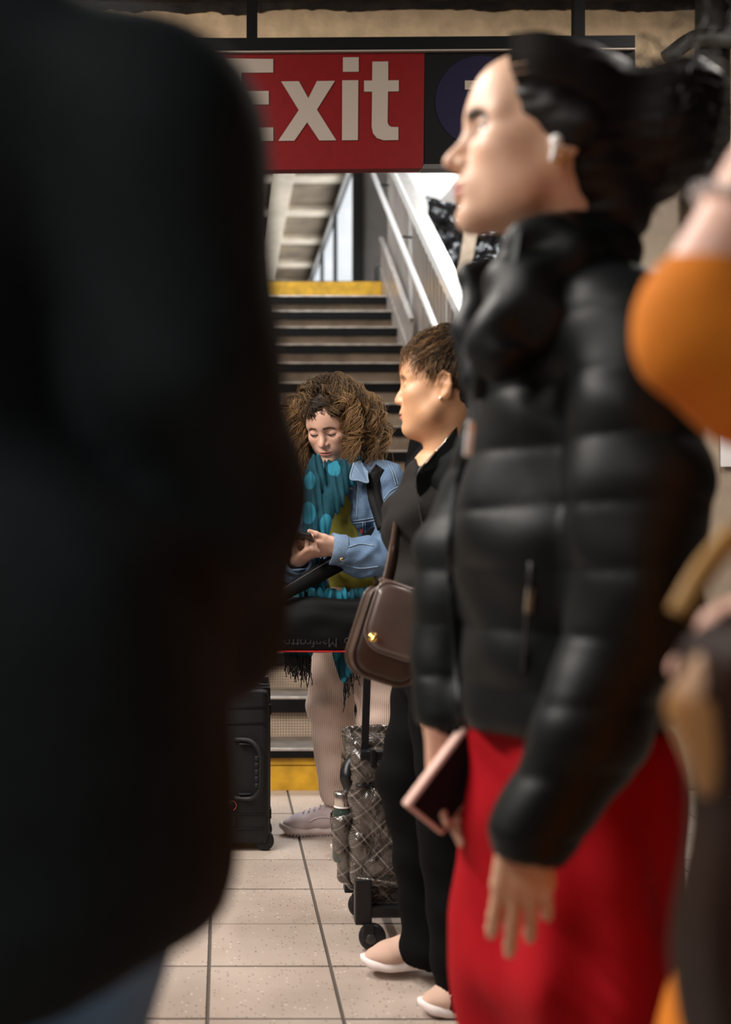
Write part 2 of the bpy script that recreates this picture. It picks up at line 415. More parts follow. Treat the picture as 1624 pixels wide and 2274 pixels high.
NOSEB = mat('black_nosing', (.005, .0045, .0045), .6, spec=.15, noise=.3, nscale=14)
NOSES = mat('worn_steel_edge', (.75, .69, .63), .3, metal=.8, noise=.35, nscale=16)
TREADM = mat('tread_plate', (.17, .145, .125), .42, metal=.4, noise=.4, nscale=9, bump=.3, bscale=120)
YELLOW = mat('yellow_paint', (.60, .325, .016), .55, noise=.3, nscale=11, bump=.25, bscale=50)

# ---- floor: one terrazzo tile, laid row by row
TX0, TW, TY0, TD = -.0347, .308, 3.912, .317
floor = struct(mk('floor', *box((0, 0.75, -.054), (11, 9.0, .1)), GROUT, smooth=False, base=(0, 0, 0)))
tV, tF = box((0, 0, 0), (TW - .009, TD - .009, .012), .0015)
tile_me = None
nrow0, nrow1 = -6, 2
cols = range(-5, 11)
def tile_obj(cx, cy, sx=1.0, sy=1.0):
    global tile_me
    if tile_me is None:
        o = mk('floor_tile', tV, tF, TILE, floor, smooth=False); tile_me = o.data
    else:
        o = bpy.data.objects.new('floor_tile', tile_me); link(o, floor)
    o.location = (cx, cy, -.006 + random.uniform(-.0006, .0006)); o.scale = (sx, sy, 1)
    o.rotation_euler = (random.uniform(-.0012, .0012), random.uniform(-.0012, .0012), 0)
laid = set()
for r in range(nrow0, nrow1 + 2):
    for c in cols:
        cx = TX0 + (c + .5) * TW; cy = TY0 + (r + .5) * TD
        far = TY0 + (r + 1) * TD > 4.95
        if far: tile_obj(cx, (TY0 + r * TD + 4.945) / 2, 1, (4.945 - TY0 - r * TD) / TD)
        else: tile_obj(cx, cy)
        laid.add((r, c))
rest = []
for r in range(-18, 4):
    for c in range(-17, 18):
        if (r, c) in laid: continue
        y0, y1 = TY0 + r * TD, min(TY0 + (r + 1) * TD, 4.945)
        if y1 - y0 < .03: continue
        rest.append(box((TX0 + (c + .5) * TW, (y0 + y1) / 2, -.006), (TW - .009, y1 - y0 - .009, .012)))
ro = mk('tile_field', *join(rest), TILE, floor, smooth=False); ro['kind'] = 'stuff'

# ---- staircase
SY0, SR, ST, SXL, SXR, NST = 4.95, .176, .285, -1.25, 1.33, 18
stairs = tag(empty('staircase', (0.04, SY0, 0)), 'worn black steel staircase with mesh risers and yellow first and last steps', 'staircase')
wmid, xm = SXR - SXL, (SXR + SXL) / 2
for k in range(NST):
    y0 = SY0 + k * ST; z1 = (k + 1) * SR
    ye = k in (0, NST - 1)
    t = mk('tread', *box((xm, y0 + ST / 2 - .008, z1 - .012), (wmid, ST + .03, .024)), TREADM, stairs, smooth=False)
    if k == NST - 1:
        mk('nosing', *box((xm, y0 - .028, z1 - .055), (wmid, .014, .116), .004), YELLOW, t, smooth=False)
        mk('edge_strip', *box((xm, y0 - .024, z1 + .005), (wmid, .02, .008), .002), NOSEB, t, smooth=False)
    else:
        h = .03 if k == 0 else .058
        mk('nosing', *box((xm, y0 - .022, z1 - h / 2 - .005), (wmid, .016, h), .003), NOSEB, t, smooth=False)
        mk('edge_strip', *box((xm, y0 - .020, z1 + .001), (wmid, .026, .010), .003), NOSES, t, smooth=False)
        for bx in np.linspace(SXL + .2, SXR - .25, 6):
            pass
    rz0 = k * SR
    if ye and k == 0:
        mk('riser', *box((xm, y0, rz0 + (SR - .03) * .36), (wmid, .02, (SR - .03) * .72), .002), YELLOW, stairs, smooth=False)
        mk('riser', *box((xm, y0 - .004, rz0 + (SR - .03) * .87), (wmid, .02, (SR - .03) * .25), .003), YELLOW, stairs, smooth=False)
    else:
        mk('riser', *box((xm, y0 + .006, rz0 + SR / 2 - .01), (wmid, .012, SR - .022)), RISER, stairs, smooth=False)
SLP = SR / ST
def slope_pt(Y, x, dz): return V3(x, Y, SR + (Y - SY0) * SLP + dz)
def slope_plate(x0, x1, Ya, Yb, dz0, dz1):
    """plate of the stair's side between two lines that follow the slope"""
    a, b = slope_pt(Ya, 0, 0), slope_pt(Yb, 0, 0); q = []
    for x in (x0, x1): q += [(x, Ya, a[2] + dz0), (x, Yb, b[2] + dz0), (x, Yb, b[2] + dz1), (x, Ya, a[2] + dz1)]
    return np.array(q), [[0, 1, 2, 3], [7, 6, 5, 4], [0, 4, 5, 1], [1, 5, 6, 2], [2, 6, 7, 3], [3, 7, 4, 0]]
mk('stringer', *slope_plate(SXR + .002, SXR + .04, SY0 - .03, 9.9, -.24, .09), STEELP, stairs, smooth=False)
mk('stringer', *slope_plate(SXL - .04, SXL - .002, SY0 - .03, 9.9, -.24, .09), STEELP, stairs, smooth=False)
mk('skirt_plate', *slope_plate(SXR + .012, SXR + .03, 8.35, 9.92, .09, .33), STEELP, stairs, smooth=False)
mk('skirt_cap', *slope_plate(SXR - .004, SXR + .034, 8.35, 9.92, .31, .34), STEEL, stairs, smooth=False)

# side screen of upright steel bars with a wide top rail
scr = tag(empty('side_screen', (1.42, 7.4, SR)), 'slatted stainless steel side screen with wide sloping top rail beside stairs', 'railing')
mk('top_rail', *slope_plate(1.385, 1.475, 5.0, 10.1, 1.0, 1.06), STEEL, scr, smooth=False)
mk('rail_edge', *slope_plate(1.372, 1.387, 5.0, 10.1, .985, 1.068), RAILM, scr, smooth=False)
mk('back_panel', *slope_plate(1.432, 1.442, 5.0, 10.05, .06, 1.0), STEELP, scr, smooth=False)
for i, y in enumerate(np.arange(5.1, 10.0, .13)):
    z = SR + (y - SY0) * SLP
    post = (i % 11 == 6)
    mk('post' if post else 'bar', *box((1.412, y, z + .53), (.03 if post else .022, .05 if post else .045, .92), .003), RAILM if post else STEEL, scr, smooth=False)
# round handrail with brackets
hr = tag(empty('handrail', (1.265, 7.4, SR)), 'polished round steel handrail sloping up the right side of the stairs', 'handrail')
a, b = slope_pt(5.0, 1.265, .9), slope_pt(9.85, 1.265, .9)
mk('rail', *tube([a, a * .5 + b * .5, b], .021, 14), RAILM, hr)
for y in (5.5, 7.1, 8.6, 9.78):
    c = slope_pt(y, 1.265, .9)
    mk('bracket', *tube([c + V3(0, 0, -.015), c + V3(.02, 0, -.07), c + V3(.13, 0, -.08)], .009, 8), BLACKM, hr)

# ---- beam, ceilings, walls
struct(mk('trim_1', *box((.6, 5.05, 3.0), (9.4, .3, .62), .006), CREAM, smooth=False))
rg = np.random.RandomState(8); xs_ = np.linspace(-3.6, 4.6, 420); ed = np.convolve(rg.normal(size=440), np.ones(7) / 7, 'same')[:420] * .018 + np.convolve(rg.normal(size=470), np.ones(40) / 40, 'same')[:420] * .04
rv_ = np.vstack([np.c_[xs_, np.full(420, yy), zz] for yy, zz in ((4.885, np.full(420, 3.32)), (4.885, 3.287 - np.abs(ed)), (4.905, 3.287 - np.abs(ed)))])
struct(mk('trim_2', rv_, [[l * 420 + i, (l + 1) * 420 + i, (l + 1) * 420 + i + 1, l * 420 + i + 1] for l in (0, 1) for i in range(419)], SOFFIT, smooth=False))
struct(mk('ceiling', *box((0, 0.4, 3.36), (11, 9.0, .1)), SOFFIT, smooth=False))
struct(mk('wall_right', *box((4.0, 5.08, 1.35), (5.0, .16, 2.72)), TILEWALL, smooth=False))
struct(mk('wall_left', *box((-3.6, 5.08, 1.35), (4.6, .16, 2.72)), TILEWALL, smooth=False))
struct(mk('wall_stair_left', *box((SXL - .12, 9.5, 3.0), (.12, 9.0, 6.0)), WHITEWALL, smooth=False))
ZC = 5.93
COFFER = mat('coffer_tan', (.17, .12, .07), .8, noise=.45, nscale=2.2, detail=8)
RIB = mat('coffer_rib', (.55, .46, .35), .75, noise=.15, nscale=4)
up = struct(mk('ceiling_upper', *box((-.6, 17.0, ZC + .11), (5.6, 17, .1)), COFFER, smooth=False))
for y in (12.6, 14.35, 16.1, 17.85, 19.6, 21.35, 23.1, 24.85):
    mk('cross_rib', *box((-.6, y, ZC + .03), (5.0, .36, .09), .01), RIB, up, smooth=False)
for x in (-2.4, -.8, .82):
    mk('long_rib', *box((x, 17.0, ZC + .025), (.32, 17, .09), .01), RIB, up, smooth=False)
# window wall of the upper hall
WX = 1.74
PANE = mat('bright_pane', (.8, .85, .9), .3, emit=((.86, .93, 1.0), .85))
FRAME = mat('dark_frame', (.035, .04, .045), .5)
ww = struct(mk('wall_window_side', *box((WX + .1, 20.0, 3.35), (.14, 11.5, .4)), WHITEWALL, smooth=False))
mk('head_beam', *box((WX + .06, 20.2, ZC + .06), (.16, 10.4, .16)), mat('window_head', (.2, .17, .15), .6), ww, smooth=False)
mk('head_strip', *box((WX - .05, 20.2, ZC - .0), (.05, 10.4, .07)), STEEL, ww, smooth=False)
for i, (y0, y1) in enumerate(((15.0, 18.0), (18.0, 20.4), (20.4, 22.8), (22.8, 25.2))):
    w = struct(mk('window_%d' % (i + 1), *box((WX + .03, (y0 + y1) / 2, 4.72), (.02, y1 - y0 - .06, 2.5)), PANE, smooth=False))
    mk('window_frame', *box((WX, y0, 4.65), (.07, .1 if i else .06, 2.6)), FRAME, w, smooth=False)
struct(mk('trim_3', *box((WX - .02, 14.9, 4.7), (.125, .14, 3.1)), mat('grey_column', (.07, .075, .08), .6), smooth=False))
struct(mk('wall_upper_end', *box((2.15, 15.0, 4.7), (.72, .1, 3.2)), WHITEWALL, smooth=False))
struct(mk('wall_upper_far', *box((3.45, 12.06, 3.15), (3.3, .12, 6.2)), WHITEWALL, smooth=False))
struct(mk('floor_upper', *box((.2, 18.2, NST * SR - .062), (2.7, 16.2, .1)), TREADM, smooth=False))
# sloping girder, black plastic sheeting and a board behind the screen
gA, gB = P(1090, 345, 11.83), P(935, 512, 11.83)
tag(mk('sloping_girder', *ribbon([gA + (gA - gB) * .6, gA, gB], .14, .16, (0, -1, 0)), mat('pale_girder', (.45, .40, .37), .5), smooth=False), 'pale sloping girder crossing the white wall above black plastic sheeting', 'girder')
def sheet(c, w, h, nx, nz, seed):
    rs = np.random.RandomState(seed); V = []
    ks = rs.normal(size=(9, 2)) * [7, 6]; ph = rs.rand(9) * 6.28
    for j in range(nz):
        for i in range(nx):
            u, v = i / (nx - 1), j / (nz - 1); d = 0
            for q in range(9): d += abs(math.sin(ks[q, 0] * u * w * 1.6 + ks[q, 1] * v * h * 1.6 + ph[q])) ** .6
            V.append((c[0] + (u - .5) * w + .02 * math.sin(9 * v), c[1] + .035 * d - .3, c[2] + (v - .5) * h * (1 - .15 * abs(math.sin(5 * u)))))
    V = np.array(V); F = np.array([[j * nx + i, j * nx + i + 1, (j + 1) * nx + i + 1, (j + 1) * nx + i] for j in range(nz - 1) for i in range(nx - 1)])
    Vb = V + [0, .01, 0]; n = len(V)
    return np.vstack([V, Vb]), np.vstack([F, F[:, ::-1] + n])
PLASTIC = mat('black_plastic_sheet', (.02, .02, .022), .16, bump=.6, bscale=14, bdist=.02, coat=.5)
struct(mk('floor_upper_side', *box((3.3, 11.15, 3.06), (3.5, 1.7, .09)), TREADM, smooth=False))
ps_ = P(1085, 620, 11.6)
tag(mk('plastic_sheet', *sheet(V3(ps_[0] + .03, 11.83, 3.115 + .675), 1.25, 1.35, 70, 70, 3), PLASTIC), 'crumpled glossy black plastic sheeting behind the side screen', 'plastic sheet')
pb_ = P(1036, 560, 11.5)
tag(mk('wooden_board', *box(V3(pb_[0], 11.60, 3.108 + .55), (.13, .04, 1.10), .008, roty(.16)), mat('pale_board', (.62, .47, .34), .7, noise=.2, nscale=20)), 'narrow pale board leaning against the black plastic sheeting', 'board')
tag(mk('dark_box', *box(P(846, 611, 10.1) + V3(.05, .1, 0), (.16, .2, .2), .01), mat('box_grey', (.05, .05, .05), .6)), 'small dark box standing at the top of the stairs', 'box')
tag(mk('wall_notice', *box(P(1640, 995, 4.98), (.15, .008, .16), .002), mat('notice_white', (.7, .68, .68), .5)), 'white notice fixed to the beige wall at the right edge', 'notice')
# pipes on the beam, at the right
PIPE = mat('grimy_pipe', (.03, .026, .022), .6, noise=.4, nscale=14, bump=.4, bscale=40)
tag(mk('vertical_pipe', *tube([P(1583, -120, 4.8), P(1583, 60, 4.8), P(1583, 420, 4.8)], .068, 16), PIPE), 'thick grimy vertical pipe in front of the cream beam', 'pipe')
tag(mk('bent_pipe', *tube(spline([P(1480, 130, 4.78), P(1530, 92, 4.76), P(1570, 84, 4.7), P(1660, 92, 4.66)], 14), .034, 12), PIPE), 'dark bent pipe branching across the beam beside the vertical pipe', 'pipe')

# fluorescent fittings under the ceiling
TUBEM = mat('lamp_glow', (.9, .9, .85), .4, emit=((1.0, .93, .85), 3.0)); HOUS = mat('lamp_housing', (.4, .4, .38), .5)
for i, (x, y, lx, ly) in enumerate(STRIPS):
    r = tag(empty('ceiling_strip_light', (x, y, 3.24)), ['fluorescent ceiling strip light furthest left, level with the black suitcase', 'fluorescent ceiling strip light above the curly-haired woman', 'fluorescent ceiling strip light to the right of the stairs', 'fluorescent ceiling strip light behind the photographer'][i], 'ceiling light')
    mk('housing', *box((x, y, 3.285), (lx + .06, ly + .1, .05), .006), HOUS, r, smooth=False)
    mk('lamp_tube', *tube([(x, y - ly / 2, 3.245), (x, y, 3.245), (x, y + ly / 2, 3.245)], .014, 10), TUBEM, r)

# ---- exit sign
SGY = 4.35
sg = tag(empty('exit_sign', P(920, 373, SGY)), 'hanging station sign with red Exit panel and black panel', 'sign')
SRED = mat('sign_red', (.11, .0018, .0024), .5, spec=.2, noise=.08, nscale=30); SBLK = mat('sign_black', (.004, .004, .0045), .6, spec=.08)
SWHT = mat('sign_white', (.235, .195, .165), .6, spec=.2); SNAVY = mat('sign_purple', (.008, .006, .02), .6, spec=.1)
sl = .0095
def sp(px, py, Y=SGY): return P(px, py - (px - 700) * sl, Y)
def sprism(pts, Y, th, mt, name, parent):
    V = np.array([sp(x, y, Y) for x, y in pts]); n = len(V); B = V + [0, th, 0]
    A = 0.5 * sum(V[i][0] * V[(i + 1) % n][2] - V[(i + 1) % n][0] * V[i][2] for i in range(n))
    F = [list(range(n)), [n + i for i in range(n)][::-1]] + [[i, n + i, n + (i + 1) % n, (i + 1) % n] for i in range(n)]
    if A < 0: F = [f[::-1] for f in F]
    return mk(name, np.vstack([V, B]), F, mt, parent, smooth=False)
def roundrect(x0, y0, x1, y1, r, n=5):
    q = []
    for cx, cy, a in ((x1 - r, y0 + r, -90), (x1 - r, y1 - r, 0), (x0 + r, y1 - r, 90), (x0 + r, y0 + r, 180)):
        q += [(cx + r * math.cos(D(a + 90 * i / n)), cy + r * math.sin(D(a + 90 * i / n))) for i in range(n + 1)]
    return q
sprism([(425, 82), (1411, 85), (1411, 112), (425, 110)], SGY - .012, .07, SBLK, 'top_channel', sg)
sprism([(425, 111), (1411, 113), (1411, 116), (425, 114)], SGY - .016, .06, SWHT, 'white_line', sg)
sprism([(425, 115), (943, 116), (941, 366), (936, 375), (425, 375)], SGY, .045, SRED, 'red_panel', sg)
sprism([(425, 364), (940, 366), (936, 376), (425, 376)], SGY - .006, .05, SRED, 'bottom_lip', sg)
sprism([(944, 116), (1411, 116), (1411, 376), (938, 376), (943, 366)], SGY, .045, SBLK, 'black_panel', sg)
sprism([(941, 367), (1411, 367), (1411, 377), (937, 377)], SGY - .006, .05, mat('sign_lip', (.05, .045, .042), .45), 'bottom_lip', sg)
LT = .004
E_ = [(500, 128), (607, 130), (607, 160), (536, 160), (536, 201), (597, 201), (597, 231), (536, 231), (536, 282), (607, 282), (607, 312), (500, 312)]
x_ = [(625, 180), (664, 180), (685, 218), (704, 180), (744, 180), (704, 243.5), (747, 312), (710, 312), (682.5, 271), (654, 312), (618, 312), (664, 244)]
i_ = [(760.5, 179), (796, 179), (795, 312), (760, 312)]; i2 = [(762, 128), (797, 128), (797, 160), (762, 160)]
t_ = [(827.5, 138), (862.5, 138), (862.5, 180), (886, 180), (886, 204.5), (862, 204.5), (861, 272), (863, 279), (869, 283.5), (885, 284), (885, 312.5), (853, 313), (838, 308), (829, 297), (826, 282), (827, 204.5), (809, 204.5), (809, 180), (827, 180)]
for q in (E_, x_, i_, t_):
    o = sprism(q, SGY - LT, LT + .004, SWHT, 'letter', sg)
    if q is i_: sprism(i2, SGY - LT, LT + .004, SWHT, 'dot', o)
cc = [(1068 + 101 * math.cos(a), 228 + 101 * math.sin(a)) for a in np.linspace(0, 2 * math.pi, 48, endpoint=False)]
dk = sprism(cc, SGY - .002, .004, SNAVY, 'line_disc', sg)
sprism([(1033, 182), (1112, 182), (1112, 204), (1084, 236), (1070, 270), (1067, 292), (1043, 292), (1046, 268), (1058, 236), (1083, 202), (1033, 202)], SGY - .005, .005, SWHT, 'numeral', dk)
for hx in (1288, 560):
    sprism([(hx - 12, -60), (hx + 12, -60), (hx + 12, 90), (hx - 12, 90)], SGY + .005, .04, SBLK, 'hanger', sg)
# ================================================================== people: heads, hands, shoes
SKINM = mat('skin', (.6, .4, .3), .48, attr=True, sss=.08, noise=.05, nscale=40, bump=.08, bscale=350, bdist=.001, spec=.45)
HAIRM = mat('hair', (.05, .03, .02), .5, attr=True, spec=.25)
EYEM = mat('eye', (.5, .5, .5), .08, attr=True, spec=.6)
def smooth01(x, a, b):
    t = np.clip((x - a) / (b - a), 0, 1); return t * t * (3 - 2 * t)

def head_vol(o, yaw, pitch, roll, sc, neck, neck_r=.052, nose=1.0, lip=1.0, eyes='open', ears=True, jaw=0.0, cheek=0.0):
    """head in its own frame: +x forward, +y to the person's left, +z up, eyes at z=0"""
    R = rotz(D(yaw)) @ roty(D(pitch)) @ rotx(D(roll)); v = Vol(R * sc, o)
    v.Rn = R; v.sc = sc
    v.R = R; v.hs = sc
    S = sc
    def c(*a): return np.array(a) * S
    v.ell(c(-.014, 0, .036), c(.094, .075, .084))                                   # braincase
    v.ell(c(.028, 0, -.012), c(.060, .064, .075), k=.04 * S)                        # face
    v.ell(c(.030, 0, -.060), c(.052, .050 + jaw, .052), k=.035 * S)                 # lower face
    for s in (-1, 1):
        v.cap(c(-.004, s * (.056 + jaw), -.045), c(.020, s * (.050 + jaw), -.074), .016 * S, .016 * S, k=.03 * S)
        v.cap(c(.020, s * (.050 + jaw), -.074), c(.072, s * .012, -.103), .016 * S, .013 * S, k=.03 * S)
        v.ell(c(.058, s * .043, -.026), c(.026 + cheek, .022 + cheek, .020 + cheek), k=.025 * S)
        v.cap(c(.083, s * .010, .020), c(.066, s * .050, .017), .009 * S, .008 * S, k=.022 * S)
    for s in (-1, 1): v.ell(c(.040, s * .036, -.058), c(.030, .026, .030), k=.03 * S)
    v.ell(c(.052, 0, .050), c(.042, .056, .045), k=.03 * S)                         # forehead
    v.ell(c(.071, 0, -.100), c(.017, .020, .014), k=.02 * S)                        # chin
    for s in (-1, 1): v.ell(c(.098, s * .032, .000), c(.019, .019, .013), k=.014 * S, sub=True)
    for s in (-1, 1):
        if eyes == 'down': v.ell(c(.0745, s * .0315, -.002), c(.0135, .0165, .0125), k=.006 * S)
        else:
            v.ell(c(.0745, s * .0315, .0045), c(.0135, .0165, .0075), k=.005 * S)
            v.ell(c(.0735, s * .0315, -.0085), c(.0125, .0155, .0055), k=.006 * S)
    v.ell(c(.074, 0, -.066), c(.024, .030, .024), k=.02 * S)                        # muzzle
    v.cap(c(.082, 0, .012), c(.1 * 1 + .004 * nose, 0, -.028), .0075 * S, .0085 * S, k=.014 * S)
    v.cap(c(.098, 0, -.024), c(.1035 + .006 * nose, 0, -.036), .0085 * S, .0095 * S, k=.008 * S)
    for s in (-1, 1): v.ell(c(.094, s * .0125, -.0395), c(.011, .0075, .0075), k=.007 * S)
    for s in (-1, 1): v.ell(c(.100, s * .006, -.0475), c(.006, .0034, .0036), k=.003 * S, sub=True)
    v.ell(c(.0975, 0, -.0575), c(.004, .003, .008), k=.004 * S, sub=True)
    v.ell(c(.0905, 0, -.0675), c(.0085 + .002 * lip, .021, .0062 * lip), k=.006 * S)
    v.ell(c(.0895, 0, -.0775), c(.0085 + .002 * lip, .018, .0072 * lip), k=.006 * S)
    v.ell(c(.103, 0, -.0720), c(.016, .021, .0013), k=.004 * S, sub=True)
    v.ell(c(.097, 0, -.0885), c(.008, .016, .005), k=.01 * S, sub=True)
    if ears:
        for s in (-1, 1):
            E = roty(D(12)) @ rotz(D(-s * 22))
            v.ell(c(-.012, s * .079, -.012), c(.018, .006, .030), R=E, k=.008 * S)
            pts = [c(.004, s * .074, -.006), c(.002, s * .080, .012), c(-.010, s * .085, .021), c(-.024, s * .087, .012), c(-.027, s * .085, -.008), c(-.018, s * .081, -.028), c(-.007, s * .076, -.039)]
            for i in range(len(pts) - 1): v.cap(pts[i], pts[i + 1], .0036 * S if i < 5 else .005 * S, .0036 * S if i < 4 else .006 * S, k=.004 * S)
            v.ell(c(-.006, s * .086, -.016), c(.007, .008, .011), k=.005 * S, sub=True)
            v.ell(c(-.013, s * .090, .004), c(.008, .006, .010), k=.005 * S, sub=True)
    nb = (np.asarray(neck, float) - o) @ R
    v.cap(c(-.028, 0, -.055), nb, neck_r, neck_r * 1.12, k=.03 * S)
    v.cap(c(-.028, 0, -.055), c(-.03, 0, -.02), neck_r, .06 * S, k=.03 * S)
    return v
def head_colors(V, v, skin, lipc, browc, eyes='open', brow=1.0, blush=.12, bw=.0044, lw=.0019):
    q = ((V - v.o) @ v.R) / v.hs; x, y, z = q.T; ya = np.abs(y)
    C = np.tile(np.asarray(skin, float), (len(V), 1))
    def mixc(m, c): C[:] = C * (1 - m[:, None]) + np.asarray(c) * m[:, None]
    red = np.exp(-(((x - .07) / .03) ** 2 + ((ya - .045) / .02) ** 2 + ((z + .03) / .02) ** 2)) + .9 * np.exp(-(((x - .112) / .012) ** 2 + (y / .014) ** 2 + ((z + .036) / .012) ** 2))
    mixc(np.clip(red, 0, 1) * blush * 2, np.array(skin) * [1.02, .72, .66])
    m = (x > .072) * np.exp(-(((z + .0725 + 0.10 * ya ** 1.2) / .0078) ** 4)) * (1 - smooth01(ya, .017, .025))
    mixc(np.clip(m, 0, 1) * .85, lipc)
    zb = .0185 - 4.0 * np.maximum(ya - .03, 0) ** 1.5
    m = (x > .04) * np.exp(-(((z - zb) / bw) ** 4)) * smooth01(ya, .009, .015) * (1 - smooth01(ya, .046, .055))
    mixc(np.clip(m, 0, 1) * min(1, .8 * brow), browc)
    if eyes == 'down':
        zl = -.0095 + .003 * ((ya - .0315) / .016) ** 2; m = (x > .06) * np.exp(-(((z - zl) / .0018) ** 4)) * (1 - smooth01(np.abs(ya - .0315), .013, .019))
        mixc(np.clip(m, 0, 1) * .9, (.02, .012, .01))
    else:
        zl = .0005 - .005 * ((ya - .0315) / .016) ** 2; m = (x > .055) * np.exp(-(((z - zl) / lw) ** 4)) * (1 - smooth01(np.abs(ya - .0315), .014, .02))
        mixc(np.clip(m, 0, 1) * .9, (.015, .01, .01))
    return C
def hloc(v, *a): return v.R @ (np.array(a) * v.hs) + v.o
def eyeball(v, s, look, parent, iris=(.05, .03, .02)):
    n = 20; th = np.linspace(0, math.pi, n); ph = np.linspace(0, 2 * math.pi, 24, endpoint=False)
    loc = np.array([[math.cos(t), math.sin(t) * math.cos(p), math.sin(t) * math.sin(p)] for t in th for p in ph])
    A = [(.012 if t < .12 else 0) for t in th]
    C = np.array([([.004] * 3 if t < .18 else iris if t < .48 else (.62, .58, .55)) for t in th for p in ph])
    F = np.array([[i * 24 + j, i * 24 + (j + 1) % 24, (i + 1) * 24 + (j + 1) % 24, (i + 1) * 24 + j] for i in range(n - 1) for j in range(24)])
    Rl = rotz(D(look[0])) @ roty(D(look[1]))
    V = (loc @ Rl.T * .0122 + np.array([.0745, s * .0315, -.002])) * v.hs @ v.R.T + v.o
    return mk('eye', V, F, EYEM, parent, col=C)

def hand_vol(w, d, pn, side, sc=1.0, curl=((15, 20, 12),) * 4, spread=3.0, thumb=(.55, .45, .25, 20), k=.007, fore=None):
    """w wrist, d towards the knuckles, pn where the palm faces, side +1: thumb along d x pn"""
    w = np.asarray(w, float); d = unit(d); pn = unit(np.asarray(pn, float) - d * np.dot(pn, d)); t = np.cross(d, pn) * side
    v = Vol(); v.tips = []; v.segs = []
    offs = [.027, .009, -.009, -.025]; base = [.088, .092, .088, .079]
    seg = [(.043, .026, .021), (.047, .030, .022), (.043, .028, .022), (.033, .021, .019)]
    rad = [(.0092, .0082, .0076, .0066), (.0094, .0084, .0077, .0067), (.009, .008, .0074, .0064), (.0082, .0072, .0067, .0058)]
    for i in range(4):
        kb = w + sc * (d * base[i] + t * offs[i])
        v.cap(w + sc * (d * .004 + t * offs[i] * .55), kb, .0155 * sc, .0118 * sc, k=.012 * sc, sq=(pn, .86))
        p = kb; ang = 0; sp = D(spread) * (1.5 - i); dd0 = unit(d * math.cos(sp) + t * math.sin(sp))
        for j in range(3):
            ang += D(curl[i][j]); dd = dd0 * math.cos(ang) + pn * math.sin(ang); q = p + dd * seg[i][j] * sc
            v.cap(p, q, rad[i][j] * sc, rad[i][j + 1] * sc, k=.005 * sc); v.segs.append((i, p, q)); p = q
        v.tips.append((p, dd))
    v.cap(w + sc * (d * .02 + pn * .006), w + sc * (d * .075 + pn * .004), .018 * sc, .014 * sc, k=.015 * sc, sq=(pn, .8))
    a, b, c, bend = thumb; td = unit(d * a + t * b + pn * c); p0 = w + sc * (d * .022 + t * .022 + pn * .004); p1 = p0 + td * .040 * sc
    td2 = unit(td + d * math.sin(D(bend)) * .6); p2 = p1 + td2 * .032 * sc; td3 = unit(td2 + d * math.sin(D(bend)) * .6 + pn * .1); p3 = p2 + td3 * .024 * sc
    v.cap(p0, p1, .0165 * sc, .0115 * sc, k=.014 * sc); v.cap(p1, p2, .0108 * sc, .0095 * sc, k=.006 * sc); v.cap(p2, p3, .0095 * sc, .0075 * sc, k=.005 * sc)
    v.tips.append((p3, td3))
    f = w - d * .09 * sc if fore is None else np.asarray(fore, float)
    v.cap(w + d * .006, f, .0245 * sc, .030 * sc, k=.02 * sc, sq=(pn, .82))
    return v
def hand_colors(V, v, skin, pn, nail=None):
    C = np.tile(np.asarray(skin, float), (len(V), 1))
    for i, p, q in v.segs:
        m = np.exp(-(((V - p) ** 2).sum(1)) / .009 ** 2); C = C * (1 - .18 * m[:, None]) + np.array(skin) * [1.0, .6, .55] * .18 * m[:, None]
    for p, dd in v.tips:
        m = np.exp(-(((V - p) ** 2).sum(1)) / .008 ** 2) * .3; C = C * (1 - m[:, None]) + np.array(skin) * [1.05, .74, .7] * m[:, None]
    return C

